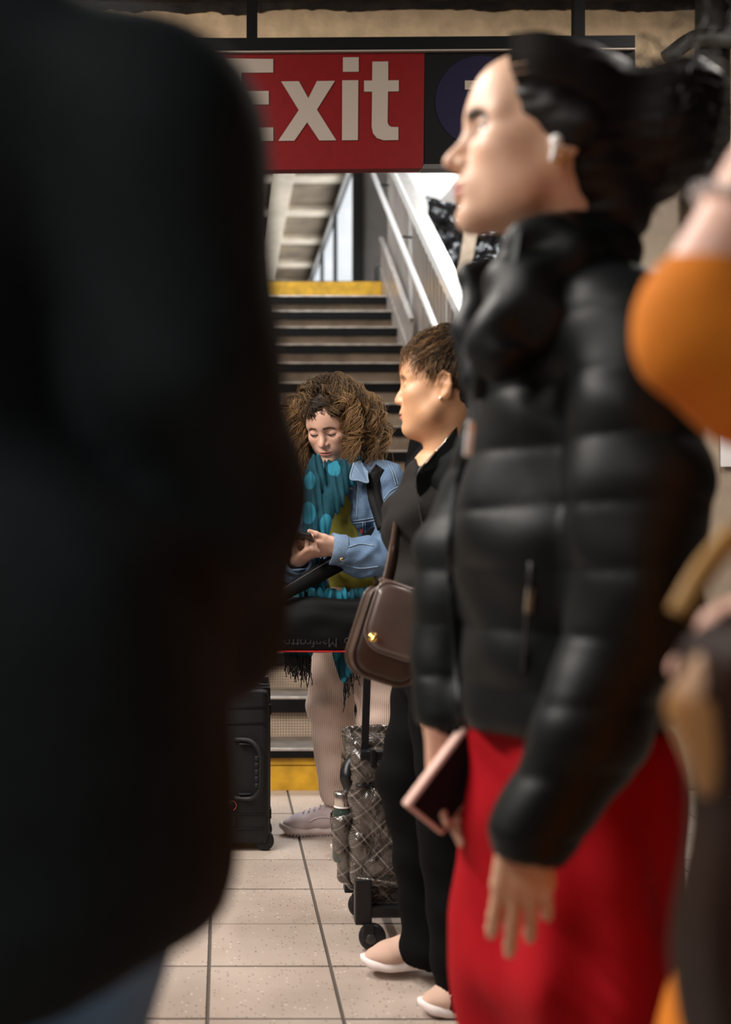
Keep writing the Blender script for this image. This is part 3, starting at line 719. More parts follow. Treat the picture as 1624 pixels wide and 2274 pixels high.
def shoe(heel, yaw, L, parent, upper, sole_m, lace_m=None, pitch=0.0, slim=1.0, teeth=True, panel=None):
    """low trainer; heel = ground point under the heel, yaw = heading of the toe"""
    R = rotz(D(yaw)) @ roty(D(pitch)); s = L / .26; heel = np.asarray(heel, float)
    v = Vol(R, heel)
    def c(*a): return np.array(a) * s
    v.cap(c(.034, 0, .055), c(.10, 0, .05), .034 * s * slim, .036 * s * slim)
    v.cap(c(.10, 0, .05), c(.18, .002, .040), .036 * s * slim, .037 * s * slim, k=.03, sq=(np.array([0, 0, 1.]), .85))
    v.cap(c(.18, .002, .04), c(.222, .002, .034), .037 * s * slim, .027 * s * slim, k=.03, sq=(np.array([0, 0, 1.]), .75))
    v.cap(c(.038, 0, .06), c(.048, 0, .092), .035 * s, .035 * s, k=.02); v.cap(c(.075, 0, .07), c(.14, 0, .062), .026 * s, .020 * s, k=.03)
    v.cap(c(.05, 0, .085), c(.05, 0, .13), .027 * s, .03 * s, k=.008, sub=True)
    v.plane(c(0, 0, .022), (0, 0, -1), k=.004)
    root = mk('shoe', *v.mesh(.0035 * s), upper, parent)
    # sole outline
    xs = np.linspace(0, 1, 26); w = np.interp(xs, [0, .06, .2, .45, .7, .88, .97, 1], [.012, .029, .034, .031, .041, .034, .018, .006]) * s * slim
    X = xs * .262 * s - .002; rise = np.interp(xs, [0, .08, .2, .75, .92, 1], [.008, .002, 0, .002, .010, .024]) * s; top = np.interp(xs, [0, .12, .5, .8, 1], [.036, .032, .026, .027, .040]) * s
    V = []; n = len(xs)
    for lay in range(3):
        for sgn in (1, -1):
            for i in range(n):
                z = (rise[i], (rise[i] + top[i]) / 2, top[i])[lay]; ww = w[i] * (1.03, 1.07, .99)[lay]
                V.append((X[i], sgn * ww, z))
    V = np.array(V); F = []
    def id(l, sg, i): return l * 2 * n + sg * n + i
    for l in (0, 1):
        for i in range(n - 1):
            F.append([id(l, 1, i), id(l, 1, i + 1), id(l + 1, 1, i + 1), id(l + 1, 1, i)]); F.append([id(l, 0, i + 1), id(l, 0, i), id(l + 1, 0, i), id(l + 1, 0, i + 1)])
        F.append([id(l, 0, 0), id(l, 1, 0), id(l + 1, 1, 0), id(l + 1, 0, 0)]); F.append([id(l, 1, n - 1), id(l, 0, n - 1), id(l + 1, 0, n - 1), id(l + 1, 1, n - 1)])
    for i in range(n - 1):
        F.append([id(0, 0, i), id(0, 0, i + 1), id(0, 1, i + 1), id(0, 1, i)]); F.append([id(2, 0, i + 1), id(2, 0, i), id(2, 1, i), id(2, 1, i + 1)])
    so = mk('sole', V @ R.T + heel, F, sole_m, root)
    if teeth:
        tv = []
        for i in range(20):
            x = (.03 + i * .0112) * s; zz = np.interp(x / (.262 * s), xs, rise); ww = np.interp(x / (.262 * s), xs, w)
            tv.append(xf(box((x, 0, zz - .001), (.006 * s, 2 * ww * .98, .007)), R, heel))
        t = mk('tread_lugs', *join(tv), sole_m, so, smooth=False); t['kind'] = 'stuff'
    if lace_m is not None:
        for i in range(5):
            x = (.098 + i * .019) * s; pts = []
            for y in np.linspace(-1, 1, 7):
                yy = y * (.021 - .001 * i) * s; h = v.cast(R @ np.array([x + .004 * y * s, yy, .2]) + heel, R @ np.array([0, 0, -1.]))
                if h is not None: pts.append(h + R @ np.array([0, 0, .002]))
            if len(pts) > 3: mk('lace', *tube(pts, .003 * s, 6), lace_m, root)
        loop = [R @ (np.array(q) * s) + heel for q in ((.085, .0, .094), (.075, .016, .108), (.092, .022, .104), (.094, .004, .096), (.082, -.014, .108), (.098, -.02, .1), (.09, -.002, .095))]
        mk('lace_bow', *tube(spline(loop, 30), .0032 * s, 6), lace_m, root)
    if panel is not None:
        for sgn in (-1, 1):
            pts = []
            for q in np.linspace(0, 1, 12):
                x = (.03 + .13 * q) * s; z = (.036 + .030 * math.sin(q * 2.6)) * s
                h = v.cast(R @ np.array([x, sgn * .2, z]) + heel, R @ np.array([0, -sgn, 0.]))
                if h is not None: pts.append(h + R @ np.array([0, sgn * .0008, 0]))
            if len(pts) > 3: mk('side_stripe', *tube(pts, .0035 * s, 6, flat=.5), panel, root)
    return root
def curls(roots, targets, rs, M, turns, rad, r0, r1, seed_phase=None): pass
# ================================================================== woman with curly hair
def denim_material(name, base=(.105, .165, .265)):
    m = mat(name, base, .9, bump=.35, bscale=420, bdist=.0012, spec=.2); nt = m.node_tree; L = nt.links; b = nt.nodes['Principled BSDF']
    tc = node(nt, 'ShaderNodeTexCoord')
    a = node(nt, 'ShaderNodeTexNoise'); a.inputs['Scale'].default_value = 7; a.inputs['Detail'].default_value = 6; L.new(tc.outputs['Object'], a.inputs['Vector'])
    f = node(nt, 'ShaderNodeTexNoise'); f.inputs['Scale'].default_value = 260; f.inputs['Detail'].default_value = 2; L.new(tc.outputs['Object'], f.inputs['Vector'])
    s = math_(nt, 'ADD', math_(nt, 'MULTIPLY', a.outputs['Fac'], .65), math_(nt, 'MULTIPLY', f.outputs['Fac'], .35))
    r = node(nt, 'ShaderNodeValToRGB'); L.new(s, r.inputs[0]); r.color_ramp.elements[0].position = .34; r.color_ramp.elements[1].position = .66
    r.color_ramp.elements[0].color = tuple(c * .62 for c in base) + (1,); r.color_ramp.elements[1].color = tuple(min(1, c * 1.45) for c in base) + (1,)
    L.new(r.outputs[0], b.inputs['Base Color']); return m
DENIM = denim_material('denim'); DENIMS = denim_material('denim_seam', (.20, .27, .36)); DENIMC = denim_material('denim_cuff', (.14, .205, .305))
OLIVE = mat('olive_jersey', (.36, .32, .045), .85, noise=.2, nscale=20, bump=.2, bscale=300)
def corduroy():
    m = mat('corduroy', (.50, .365, .30), .9, sheen=.3); nt = m.node_tree; L = nt.links; b = nt.nodes['Principled BSDF']
    g = node(nt, 'ShaderNodeNewGeometry'); s = node(nt, 'ShaderNodeSeparateXYZ'); L.new(g.outputs['Position'], s.inputs[0])
    u = math_(nt, 'ADD', s.outputs[0], math_(nt, 'MULTIPLY', s.outputs[2], -.03))
    w = math_(nt, 'SINE', math_(nt, 'MULTIPLY', u, 2 * math.pi / .0072))
    bp = node(nt, 'ShaderNodeBump'); bp.inputs['Strength'].default_value = .5; bp.inputs['Distance'].default_value = .0014; L.new(w, bp.inputs['Height']); L.new(bp.outputs[0], b.inputs['Normal'])
    r = node(nt, 'ShaderNodeValToRGB'); L.new(math_(nt, 'MULTIPLY_ADD', w, .5) if False else math_(nt, 'ADD', math_(nt, 'MULTIPLY', w, .5), .5), r.inputs[0])
    r.color_ramp.elements[0].color = (.44, .32, .265, 1); r.color_ramp.elements[1].color = (.54, .405, .345, 1); L.new(r.outputs[0], b.inputs['Base Color'])
    return m
CORD = corduroy()
def scarf_material():
    m = mat('teal_scarf', (.01, .1, .14), .8, spec=.2, bump=.2, bscale=260, bdist=.001); nt = m.node_tree; L = nt.links; b = nt.nodes['Principled BSDF']
    g = node(nt, 'ShaderNodeNewGeometry'); mp = node(nt, 'ShaderNodeMapping'); L.new(g.outputs['Position'], mp.inputs[0]); mp.inputs['Scale'].default_value = (1.35, .4, .85); mp.inputs['Rotation'].default_value = (0, D(-20), 0)
    v = node(nt, 'ShaderNodeTexVoronoi'); v.inputs['Scale'].default_value = 11.5; v.inputs['Randomness'].default_value = .55; L.new(mp.outputs[0], v.inputs['Vector'])
    n = node(nt, 'ShaderNodeTexNoise'); n.inputs['Scale'].default_value = 30; n.inputs['Detail'].default_value = 5; L.new(g.outputs['Position'], n.inputs['Vector'])
    d = math_(nt, 'ADD', v.outputs['Distance'], math_(nt, 'MULTIPLY', n.outputs['Fac'], .10))
    r = node(nt, 'ShaderNodeValToRGB'); L.new(d, r.inputs[0]); e = r.color_ramp.elements
    e[0].position = .41; e[0].color = (.016, .145, .215, 1); e[1].position = .45; e[1].color = (.003, .038, .056, 1)
    L.new(r.outputs[0], b.inputs['Base Color']); return m
SCARF = scarf_material()
LILAC = mat('lilac_suede', (.52, .42, .43), .75, noise=.12, nscale=20); LILACS = mat('lilac_sole', (.60, .49, .47), .7, noise=.15, nscale=20); LILACL = mat('lilac_lace', (.60, .50, .50), .8)
BLKNYL = mat('black_nylon', (.0035, .0037, .004), .6, spec=.12, bump=.3, bscale=500, bdist=.0008, noise=.2, nscale=6)
BLKTHR = mat('black_thread', (.006, .006, .008), .9)
SILVER = mat('button_silver', (.75, .74, .72), .25, metal=1.0)
GOLD = mat('gold', (.85, .55, .18), .22, metal=1.0)

SK1 = (.60, .36, .27)
C_O = V3(.396, 4.249, 1.494)
hv = head_vol(C_O, 240, 28, 0, 1.06, V3(.449, 4.275, 1.29), .047, nose=1.0, lip=1.0, eyes='down', ears=False, jaw=-.004)
HV, HF = hv.mesh(.0024)
HC = head_colors(HV, hv, SK1, (.46, .12, .105), (.028, .016, .011), 'down', 1.2, .14)
# hands round the phone
lw = V3(.402, 3.985, 1.043)
lh = hand_vol(lw, (-.98, -.16, -.02), (.08, .80, .58), -1, 1.04, curl=((14, 26, 14), (22, 32, 18), (30, 40, 22), (36, 46, 26)), spread=2, thumb=(.90, .40, .10, 4), fore=(.47, 4.01, 1.02))
rw = V3(.258, 4.0, .998)
rh = hand_vol(rw, (.42, -.55, .34), (-.15, .35, .92), 1, .97, curl=((68, 74, 40), (72, 76, 40), (74, 78, 40), (74, 78, 40)), spread=2, thumb=(.55, .5, .35, 10), fore=(.22, 4.08, .99))
LHV, LHF = lh.mesh(.0022); RHV, RHF = rh.mesh(.0022)
core = Vol(); core.cap((.455, 4.25, 1.26), (.475, 4.25, .9), .085, .1, k=.05); core.cap((.449, 4.275, 1.30), (.455, 4.25, 1.2), .05, .09, k=.05)
core.chain([(.33, 4.32, 1.25), (.24, 4.22, 1.02), (.25, 4.03, 1.0)], [.045, .036, .027], k=.03); core.chain([(.58, 4.2, 1.27), (.575, 4.1, 1.03), (.43, 4.0, 1.035)], [.045, .036, .027], k=.03)
core.cap((.33, 4.32, 1.25), (.58, 4.2, 1.27), .045, .045, k=.05); core.chain([(.415, 4.27, .86), (.388, 4.22, .47), (.412, 4.24, .09)], [.07, .05, .035], k=.04); core.chain([(.545, 4.2, .86), (.53, 4.08, .48), (.545, 3.97, .09)], [.07, .05, .035], k=.04)
CV, CF = core.mesh(.012)
V, F, C = join([(HV, HF, HC), (LHV, LHF, hand_colors(LHV, lh, SK1, None)), (RHV, RHF, hand_colors(RHV, rh, SK1, None)), (CV, CF, SK1)])
curly = tag(mk('person', V, np.array(F), SKINM, col=C, base=(.47, 4.2, 0)), 'woman with curly hair, denim jacket and teal scarf looking down at phone', 'person')
for s in (-1, 1):      # lashes
    pts = [hloc(hv, .0895 - 9 * (abs(y) - .0315) ** 2 * 3.2, y, -.0098 + 18 * (abs(y) - .0315) ** 2) for y in np.linspace(s * .019, s * .045, 9)]
    mk('eyelash', *tube(pts, .0019, 6), BLKTHR, curly)

# ---- clothes
fb, lb = V3(-.42, -.907, 0), V3(.907, -.42, 0); Rb = np.stack([fb, lb, V3(0, 0, 1)], 1)
top = Vol(); top.ell((.455, 4.25, 1.17), (.112, .155, .19), Rb, k=.05); top.ell((.468, 4.24, .98), (.112, .145, .17), Rb, k=.06)
for s in (-1, 1): top.ell(V3(.455, 4.25, 1.16) + fb * .062 + lb * s * .06, (.05, .055, .06), Rb, k=.04)
top.fn(wrinkle(1, .003, 5, [(20, 10, 70), (40, 20, 45), (-15, 10, 90)]))
mk('olive_top', *top.mesh(.006), OLIVE, curly)
J = Vol()
J.ell((.458, 4.255, 1.165), (.128, .172, .205), Rb, k=.05); J.ell((.478, 4.25, .985), (.135, .170, .16), Rb, k=.05)
J.cap((.455, 4.27, 1.30), (.585, 4.19, 1.285), .055, .060, k=.05); J.cap((.455, 4.27, 1.295), (.305, 4.335, 1.245), .055, .060, k=.05)
for s in (-1, 1): J.ell(V3(.455, 4.25, 1.16) + fb * .085 + lb * s * .075, (.05, .055, .06), Rb, k=.04)
J.chain([(.590, 4.18, 1.275), (.595, 4.13, 1.15), (.580, 4.09, 1.03)], [.062, .064, .068], k=.03)
J.chain([(.580, 4.09, 1.018), (.485, 4.03, 1.008), (.412, 3.992, 1.032)], [.068, .070, .054], k=.025)
J.chain([(.300, 4.335, 1.24), (.272, 4.27, 1.12), (.262, 4.2, 1.0)], [.060, .060, .064], k=.03)
J.chain([(.262, 4.2, .995), (.256, 4.08, .988), (.250, 4.02, 1.0)], [.064, .064, .054], k=.025)
fc = V3(.458, 4.255, 0) + fb * .15
J.cap(fc + lb * -.028 + V3(0, 0, 1.31), fc + lb * .012 + V3(0, 0, 1.14), .062, .052, k=.006, sub=True)
J.cap(fc + lb * .012 + V3(0, 0, 1.14), fc + lb * .060 + V3(0, 0, .86), .052, .115, k=.006, sub=True)
J.plane((0, 0, .872), (0, 0, -1))
J.cap((.40, 3.988, 1.036), (.33, 3.96, 1.05), .045, .052, k=.004, sub=True); J.cap((.249, 4.015, 1.0), (.262, 3.94, 1.02), .044, .05, k=.004, sub=True)
J.fn(wrinkle(1, .0055, 11, [(34, 18, 52), (-42, 10, 40), (22, 40, -58), (60, 8, 24)])); J.fn(wrinkle(1, .0022, 12, [(90, 20, 110), (-100, 30, 80), (60, 80, -120)]))
jk = mk('denim_jacket', *J.mesh(.0048), DENIM, curly)
def on(vol, pts, off=.002, near=3.2, n=None):
    q = [vol.hit(x, y, off, near) for x, y in (pts if n is None else spline([(a, b) for a, b in pts], n))]
    return [p for p in q if p is not None]
def seam(pts, r=.0022, n=14, m=DENIMS, vol=J, parent=None, name='seam', off=.0015):
    q = on(vol, pts, off, 3.2, n)
    if len(q) > 3: mk(name, *tube(q, r, 6), m, parent or jk)
# cuffs: turned denim bands
def cuff(c, d, r, w, parent, m, flat=.85):
    d = unit(d); pr = [(r * .80, -.001), (r * .99, 0), (r * 1.04, w * .1), (r * 1.0, w * .5), (r * 1.04, w * .95), (r * .95, w), (r * .82, w * .98)]
    a, b, _ = frame(d); n = 28; ang = np.arange(n) / n * 2 * math.pi; Vs = []
    for rr, h in pr: Vs.append(np.asarray(c) + d * h + rr * (np.cos(ang)[:, None] * a + np.sin(ang)[:, None] * b))
    V = np.vstack(Vs); F = [[i * n + j, i * n + (j + 1) % n, (i + 1) * n + (j + 1) % n, (i + 1) * n + j] for i in range(len(pr) - 1) for j in range(n)]
    return mk('cuff', V, F, m, parent)
k1 = cuff((.418, 3.994, 1.032), (-.95, -.12, .14), .054, .052, jk, DENIMC); k2 = cuff((.246, 4.035, .998), (.2, -.95, .15), .053, .05, jk, DENIMC)
mk('cuff_button', *lathe([(.006, 0), (.0065, .002), (.004, .004)], 14, V3(.400, 3.935, 1.005), (0, -1, 0)), GOLD, k1)
for pts in ([(764, 1062), (763, 1105), (764, 1150), (772, 1188)], [(794, 1072), (793, 1110), (792, 1152)], [(764, 1158), (800, 1155), (842, 1148)], [(764, 1164), (800, 1161), (842, 1154)],
            [(862, 1030), (872, 1050), (880, 1080)], [(866, 1028), (877, 1050), (885, 1078)], [(852, 1110), (866, 1092), (885, 1080)], [(806, 1160), (807, 1185)], [(811, 1160), (812, 1185)],
            [(775, 1215), (800, 1208), (830, 1212)], [(770, 1255), (800, 1262), (840, 1258)], [(660, 1110), (668, 1125), (676, 1130)], [(666, 1140), (664, 1165)], [(672, 1128), (670, 1165)]):
    seam(pts)
for (x, y) in ((780, 1082), (771, 1144)):
    h = J.hit(x, y, 0, 3.2)
    if h is not None: mk('button', *lathe([(.0085, -.001), (.009, .002), (.0075, .004), (.0065, .0032), (.004, .0042), (.0005, .0046)], 18, h, unit(J.nrm(h))), SILVER, jk)
h = J.hit(803, 1176, .001, 3.2)
if h is not None: mk('red_tab', *box(h, (.008, .004, .026), .001), mat('red_tab', (.32, .012, .02), .7), jk, smooth=False)
# collar wing
cp = [P(778, 1062, 4.075), P(817, 1072, 4.07), P(816, 1046, 4.10), P(800, 1022, 4.14), P(786, 1028, 4.10)]
cV = np.vstack([cp, [p + V3(.004, .012, 0) for p in cp]]); cF = [[0, 1, 2, 3, 4], [9, 8, 7, 6, 5]] + [[i, i + 5, (i + 1) % 5 + 5, (i + 1) % 5] for i in range(5)]
col_ = mk('collar', cV, cF, DENIMC, jk, smooth=False)
mk('collar_edge', *tube(spline([cp[4], cp[0], cp[0] * .5 + cp[1] * .5, cp[1], cp[1] * .5 + cp[2] * .5, cp[2]], 24), .0028, 6), DENIMS, col_)

# trousers
tr = Vol(); tr.ell((.478, 4.25, .85), (.125, .165, .12), Rb, k=.05)
tr.chain([(.425, 4.27, .82), (.386, 4.225, .47), (.414, 4.243, .14)], [.105, .082, .060], k=.03)
tr.chain([(.548, 4.19, .82), (.545, 4.08, .50), (.553, 3.975, .12)], [.100, .085, .062], k=.02)
tr.cap((.414, 4.243, .115), (.414, 4.243, .04), .05, .055, k=.004, sub=True); tr.cap((.553, 3.975, .105), (.553, 3.975, .03), .052, .056, k=.004, sub=True)
tr.fn(wrinkle(1, .0055, 21, [(26, 20, 6), (-30, 16, 9), (14, 30, 12), (38, -12, 16)])); tr.fn(wrinkle(1, .004, 23, [(20, 10, 60), (-25, 10, 48)]))
tr.plane((0, 0, .098), (0, 0, -1)); tr.plane((0, 0, .90), (0, 0, 1))
mk('corduroy_trousers', *tr.mesh(.006), CORD, curly)
# trainers
shoe((.474, 4.243, 0.004), 183, .27, curly, LILAC, LILACS, LILACL, panel=LILACL); shoe((.615, 3.985, .004), 190, .255, curly, LILAC, LILACS, LILACL, panel=LILACL)

# scarf
sc = Vol(); FB = V3(0, 1, 0)
nl = [V3(.449, 4.262, 1.335) + .072 * V3(math.cos(a), math.sin(a) * .95, .10 * math.sin(a) - .05) for a in np.linspace(D(-150), D(150) - 2 * math.pi + 2 * math.pi, 13)]
sc.chain(nl, [.026] * 13, k=.02)
sc.chain([P(702, 1028, 4.14), P(694, 1075, 4.075), P(690, 1130, 4.045), P(688, 1185, 4.035), P(700, 1262, 4.07), P(706, 1335, 4.06)], [.030, .034, .032, .028, .030, .034], k=.02, sq=(FB, .55))
sc.chain([P(786, 1024, 4.16), P(764, 1060, 4.10), P(738, 1110, 4.055), P(716, 1160, 4.035), P(706, 1210, 4.035)], [.034, .038, .038, .030, .022], k=.015, sq=(FB, .5))
sc.chain([P(668, 1318, 4.04), P(735, 1328, 4.0), P(800, 1322, 4.01), P(850, 1314, 4.06)], [.022, .026, .022, .02], k=.02)
sc.chain([P(668, 1310, 4.0), P(660, 1345, 3.99)], [.016, .02], k=.01, sq=(FB, .5))
sc.chain([P(745, 1050, 4.15), P(728, 1090, 4.10)], [.04, .03], k=.02)
sc.fn(wrinkle(1, .0062, 31, [(230, 40, 12), (165, -30, -14), (310, 20, 18)]))
mk('scarf', *sc.mesh(.0038), SCARF, curly)
scf = bpy.data.objects['scarf']
def flap(pts, Y, n=9, name='scarf_end'):
    q = spline([P(x, y, Y) for x, y in pts + pts[:1]], 40)[:-1]
    c = q.mean(0); V = []; F = []
    for i, p in enumerate(q): V.append(p + V3(0, .006 * math.sin(i * 1.1), 0))
    V = np.array(V); m = len(V); B = V + [0, .006, 0]
    return mk(name, np.vstack([V, B]), [list(range(m)), [m + i for i in range(m)][::-1]] + [[i, i + m, (i + 1) % m + m, (i + 1) % m] for i in range(m)], SCARF, scf, smooth=False)
flap([(731, 1425), (768, 1420), (806, 1425), (803, 1462), (786, 1488), (764, 1519), (748, 1487)], 3.985)
flap([(630, 1425), (660, 1420), (694, 1425), (692, 1460), (664, 1462), (632, 1458)], 3.995)
def fringe(segs, Y, seed, lens, n):
    rs = np.random.RandomState(seed); Pc = []; R = []
    for i in range(n):
        u = (i + .5) / n; x = np.interp(u, [0, 1], [segs[0][0], segs[1][0]]); y = np.interp(u, [0, 1], [segs[0][1], segs[1][1]]); ln = lens * rs.uniform(.6, 1.15)
        q = []; ph = rs.rand() * 6; amp = rs.uniform(1, 3.5)
        for t in np.linspace(0, 1, 16): q.append(P(x + amp * math.sin(ph + t * 7) * t + rs.normal() * .3, y + ln * t, Y + .006 * math.sin(3 * ph + 4 * t)))
        Pc.append(q); R.append(.0017 * (1 + .35 * np.sin(np.linspace(0, 40, 16) + ph)))
    V, F, _ = strands(np.array(Pc), np.array(R), 5)
    o = mk('fringe', V, F, BLKTHR, scf); o['kind'] = 'stuff'
fringe(((632, 1455), (662, 1458)), 3.99, 1, 44, 13); fringe(((660, 1458), (692, 1458)), 3.99, 2, 62, 18); fringe(((766, 1512), (802, 1456)), 3.985, 3, 52, 14); fringe(((763, 1517), (768, 1512)), 3.98, 4, 58, 4)
fringe(((646, 1450), (690, 1452)), 4.0, 5, 58, 16)

# ---- hair: a dark mass under a few hundred curled locks
hb = Vol(hv.R, hv.o); S = hv.hs
hb.ell(np.array([-.022, 0, .038]) * S, np.array([.100, .085, .092]) * S); hb.ell(np.array([-.055, 0, -.03]) * S, np.array([.075, .10, .11]) * S, k=.04)
for s in (-1, 1):
    hb.cap(np.array([.02, s * .078, .03]) * S, np.array([-.03, s * .10, -.08]) * S, .030 * S, .042 * S, k=.03)
hb.ell(np.array([.043, 0, .072]) * S, np.array([.046, .062, .040]) * S, k=.02)
hb.ell(np.array([.130, 0, -.036]) * S, np.array([.085, .066, .098]) * S, k=.01, sub=True)
hb.fn(wrinkle(1, .006, 41, [(120, 60, 80), (-90, 110, 60), (70, -80, 130)]))
hbV, hbF = hb.mesh(.005)
rs = np.random.RandomState(77); M = 62
Rw = rotz(D(240))                                             # upright frame of the head
curves, cols_, radii = [], [], []; t = np.linspace(0, 1, M)
for lock in range(370):
    az = rs.uniform(-math.pi, math.pi); el = rs.uniform(.03, 1.0) ** .8 * math.pi / 2
    sd = 1 if az > 0 else -1
    rl = np.array([-.014 + .090 * math.cos(az) * math.cos(el), .078 * math.sin(az) * math.cos(el), .036 + .088 * math.sin(el)])
    if rl[0] > .042 and abs(rl[1]) < .060 and rl[2] < .085: rl = np.array([.082 - 7 * rl[1] ** 2, rl[1], .054 + .012 * rs.rand() - 4 * rl[1] ** 2])
    root0 = Rw.T @ (hv.R @ (rl * S))
    fa = max(abs(az), .74 + .25 * rs.rand()); aze = sd * fa; depth = rs.uniform(.5, 1.0) ** .55
    if fa < 1.2: depth *= .80
    endz = rs.uniform(-.235, -.07) if rs.rand() < .72 else rs.uniform(-.10, .03)
    ox, oy = math.cos(aze) * .150 * depth, math.sin(aze) * .205 * depth
    turns = rs.uniform(2.6, 5.2); ph = rs.rand() * 6.28; am0 = rs.uniform(.009, .025); j1, j2 = rs.rand(), rs.rand(); nar = rs.uniform(.72, 1.0); tone = rs.uniform(.25, 1.6)
    for k in range(6):
        fly = k == 5 and rs.rand() < .6
        root = root0 + rs.normal(size=3) * .004
        p1 = root * 1.10 + np.array([0, .014 * sd, .006 + .012 * j1]); p2 = np.array([ox * .88 + .010, oy * .86, .045 + .03 * j2])
        p3 = np.array([ox, oy * 1.06, -.035]); p4 = np.array([ox * .92, oy * nar, endz])
        ctrl = np.array([root, p1, p2, p3, p4] if endz < -.04 else [root, p1, p2, p4 + [0, oy * .12, 0]])
        g = spline(ctrl, M)
        T = np.gradient(g, axis=0); T /= np.linalg.norm(T, axis=1, keepdims=True) + 1e-9
        A = np.cross(T, [0.2, .3, 1.0]); A /= np.linalg.norm(A, axis=1, keepdims=True) + 1e-9; B = np.cross(T, A)
        w = am0 * smooth01(t, .06, .42) * (1 + .10 * rs.normal()); pp = ph + .28 * rs.normal() + t * turns * 6.28 * (1 + .03 * rs.normal())
        g = g + (A * np.cos(pp)[:, None] + B * np.sin(pp)[:, None]) * w[:, None] + (A * rs.normal() + B * rs.normal()) * (.0032 * np.clip(t * 2, 0, 1))[:, None]
        if fly: g = g + g * (.20 * rs.rand() * t[:, None] ** 1.5)
        curves.append(g @ Rw.T + C_O)
        radii.append((rs.uniform(.0005, .0008) if fly else rs.uniform(.0008, .0017)) * np.interp(t, [0, .1, .8, 1], [.6, 1, .8, .25]))
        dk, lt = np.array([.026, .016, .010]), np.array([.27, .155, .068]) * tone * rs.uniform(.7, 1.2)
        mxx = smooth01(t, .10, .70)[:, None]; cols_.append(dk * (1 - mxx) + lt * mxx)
for i in range(260):          # strands combed off the parting
    sd = 1 if i % 2 else -1; x0 = rs.uniform(-.03, .090)
    zs = max(.037 + .090 * math.sqrt(max(0, 1 - ((x0 + .016) / .108) ** 2)), .070 + .043 * math.sqrt(max(0, 1 - ((x0 - .045) / .051) ** 2)) if x0 < .096 else 0) + .003
    q = np.array([(x0, -.004 * sd, zs - .004), (x0 - .002, sd * .020, zs + .001), (x0 - .008, sd * .048, zs - .016), (x0 - .022, sd * .078, zs - .050), (x0 - .03, sd * .10, zs - .085)])
    q = q + rs.normal(size=q.shape) * .0022 * np.linspace(0, 1.5, 5)[:, None]; g = spline(q * S, M)
    w = .005 * smooth01(t, .2, .9); pp = rs.rand() * 6.28 + t * rs.uniform(8, 18); g = g + np.c_[np.cos(pp) * w, np.zeros(M), np.sin(pp) * w]
    curves.append(g @ hv.R.T + hv.o); radii.append(rs.uniform(.0008, .0015) * np.interp(t, [0, .1, .8, 1], [.6, 1, .8, .25]))
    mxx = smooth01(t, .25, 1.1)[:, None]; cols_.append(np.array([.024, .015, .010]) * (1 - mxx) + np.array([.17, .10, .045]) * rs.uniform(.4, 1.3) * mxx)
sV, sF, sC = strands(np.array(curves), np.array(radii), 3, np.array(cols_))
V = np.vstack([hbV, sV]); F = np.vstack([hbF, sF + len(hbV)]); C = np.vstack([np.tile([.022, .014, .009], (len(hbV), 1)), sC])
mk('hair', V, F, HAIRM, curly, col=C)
# ring
rp = lh.segs[3][1] * .45 + lh.segs[3][2] * .55; rd = unit(lh.segs[3][2] - lh.segs[3][1]); a_, b_, _ = frame(rd)
mk('ring', *tube([rp + .0098 * (math.cos(q) * a_ + math.sin(q) * b_) for q in np.linspace(0, 6.28, 20)], .0013, 6), GOLD, curly)

# ---- what she carries
ph_o = P(648, 1187, 3.925); pl = unit(V3(.86, -.30, -.14)); pn_ = unit(V3(.16, .30, .94)); pn_ = unit(pn_ - pl * np.dot(pl, pn_)); pm = np.cross(pn_, pl); PR = np.stack([pl, pm, pn_], 1)
def phone(name, o, R, size, case, glass, label, extra=None):
    r = tag(empty(name, o), label, 'phone')
    mk('case', *xf(box((0, 0, 0), size, .0045), R, o), case, r)
    mk('screen', *xf(box((0, 0, size[2] / 2 + .0004), (size[0] - .012, size[1] - .012, .001), .0004), R, o), glass, r, smooth=False)
    return r
PHBLK = mat('phone_black', (.01, .01, .011), .35); GLASS = mat('phone_glass', (.010, .011, .013), .4, spec=.12)
r = phone('phone', ph_o, PR, (.148, .074, .011), PHBLK, GLASS, 'black phone held in both hands by the curly-haired woman')
mk('camera_bump', *xf(box((-.045, 0.012, -.007), (.03, .032, .004), .003), PR, ph_o), PHBLK, r)
# padded black bag across her hips
def text_mesh(s, size, R, o, depth=.0006):
    cu = bpy.data.curves.new('t', 'FONT'); cu.body = s; cu.size = size; cu.extrude = depth; cu.align_x = 'CENTER'; cu.align_y = 'CENTER'
    ob = bpy.data.objects.new('t', cu); COL.objects.link(ob); dg = bpy.context.evaluated_depsgraph_get(); me = bpy.data.meshes.new_from_object(ob.evaluated_get(dg))
    V = np.array([v.co[:] for v in me.vertices]); F = [list(p.vertices) for p in me.polygons]
    bpy.data.objects.remove(ob); bpy.data.curves.remove(cu); bpy.data.meshes.remove(me)
    return V @ np.asarray(R).T + np.asarray(o), F
bx0, bx1, bz0, bz1 = P(440, 0, 3.96)[0], P(862, 0, 3.96)[0], P(0, 1450, 3.9)[2], P(0, 1332, 3.9)[2]
bc = V3((bx0 + bx1) / 2, 3.975, (bz0 + bz1) / 2)
tb = tag(empty('tripod_bag', (bc[0], bc[1], bz0)), 'long padded black bag with red piping hung across the curly-haired woman', 'bag')
bv = Vol(); bv.rbox(bc, ((bx1 - bx0) / 2, .068, (bz1 - bz0) / 2), .03); bv.ell(bc + V3(-.02, -.03, 0), ((bx1 - bx0) * .42, .06, .075), k=.03)
bv.fn(wrinkle(1, .004, 51, [(18, 10, 50), (30, 5, -36), (9, 20, 66)]))
bv.cap(P(797, 1325, 3.89), P(795, 1450, 3.89), .004, k=.006, sub=True)
mk('bag_body', *bv.mesh(.006), BLKNYL, tb)
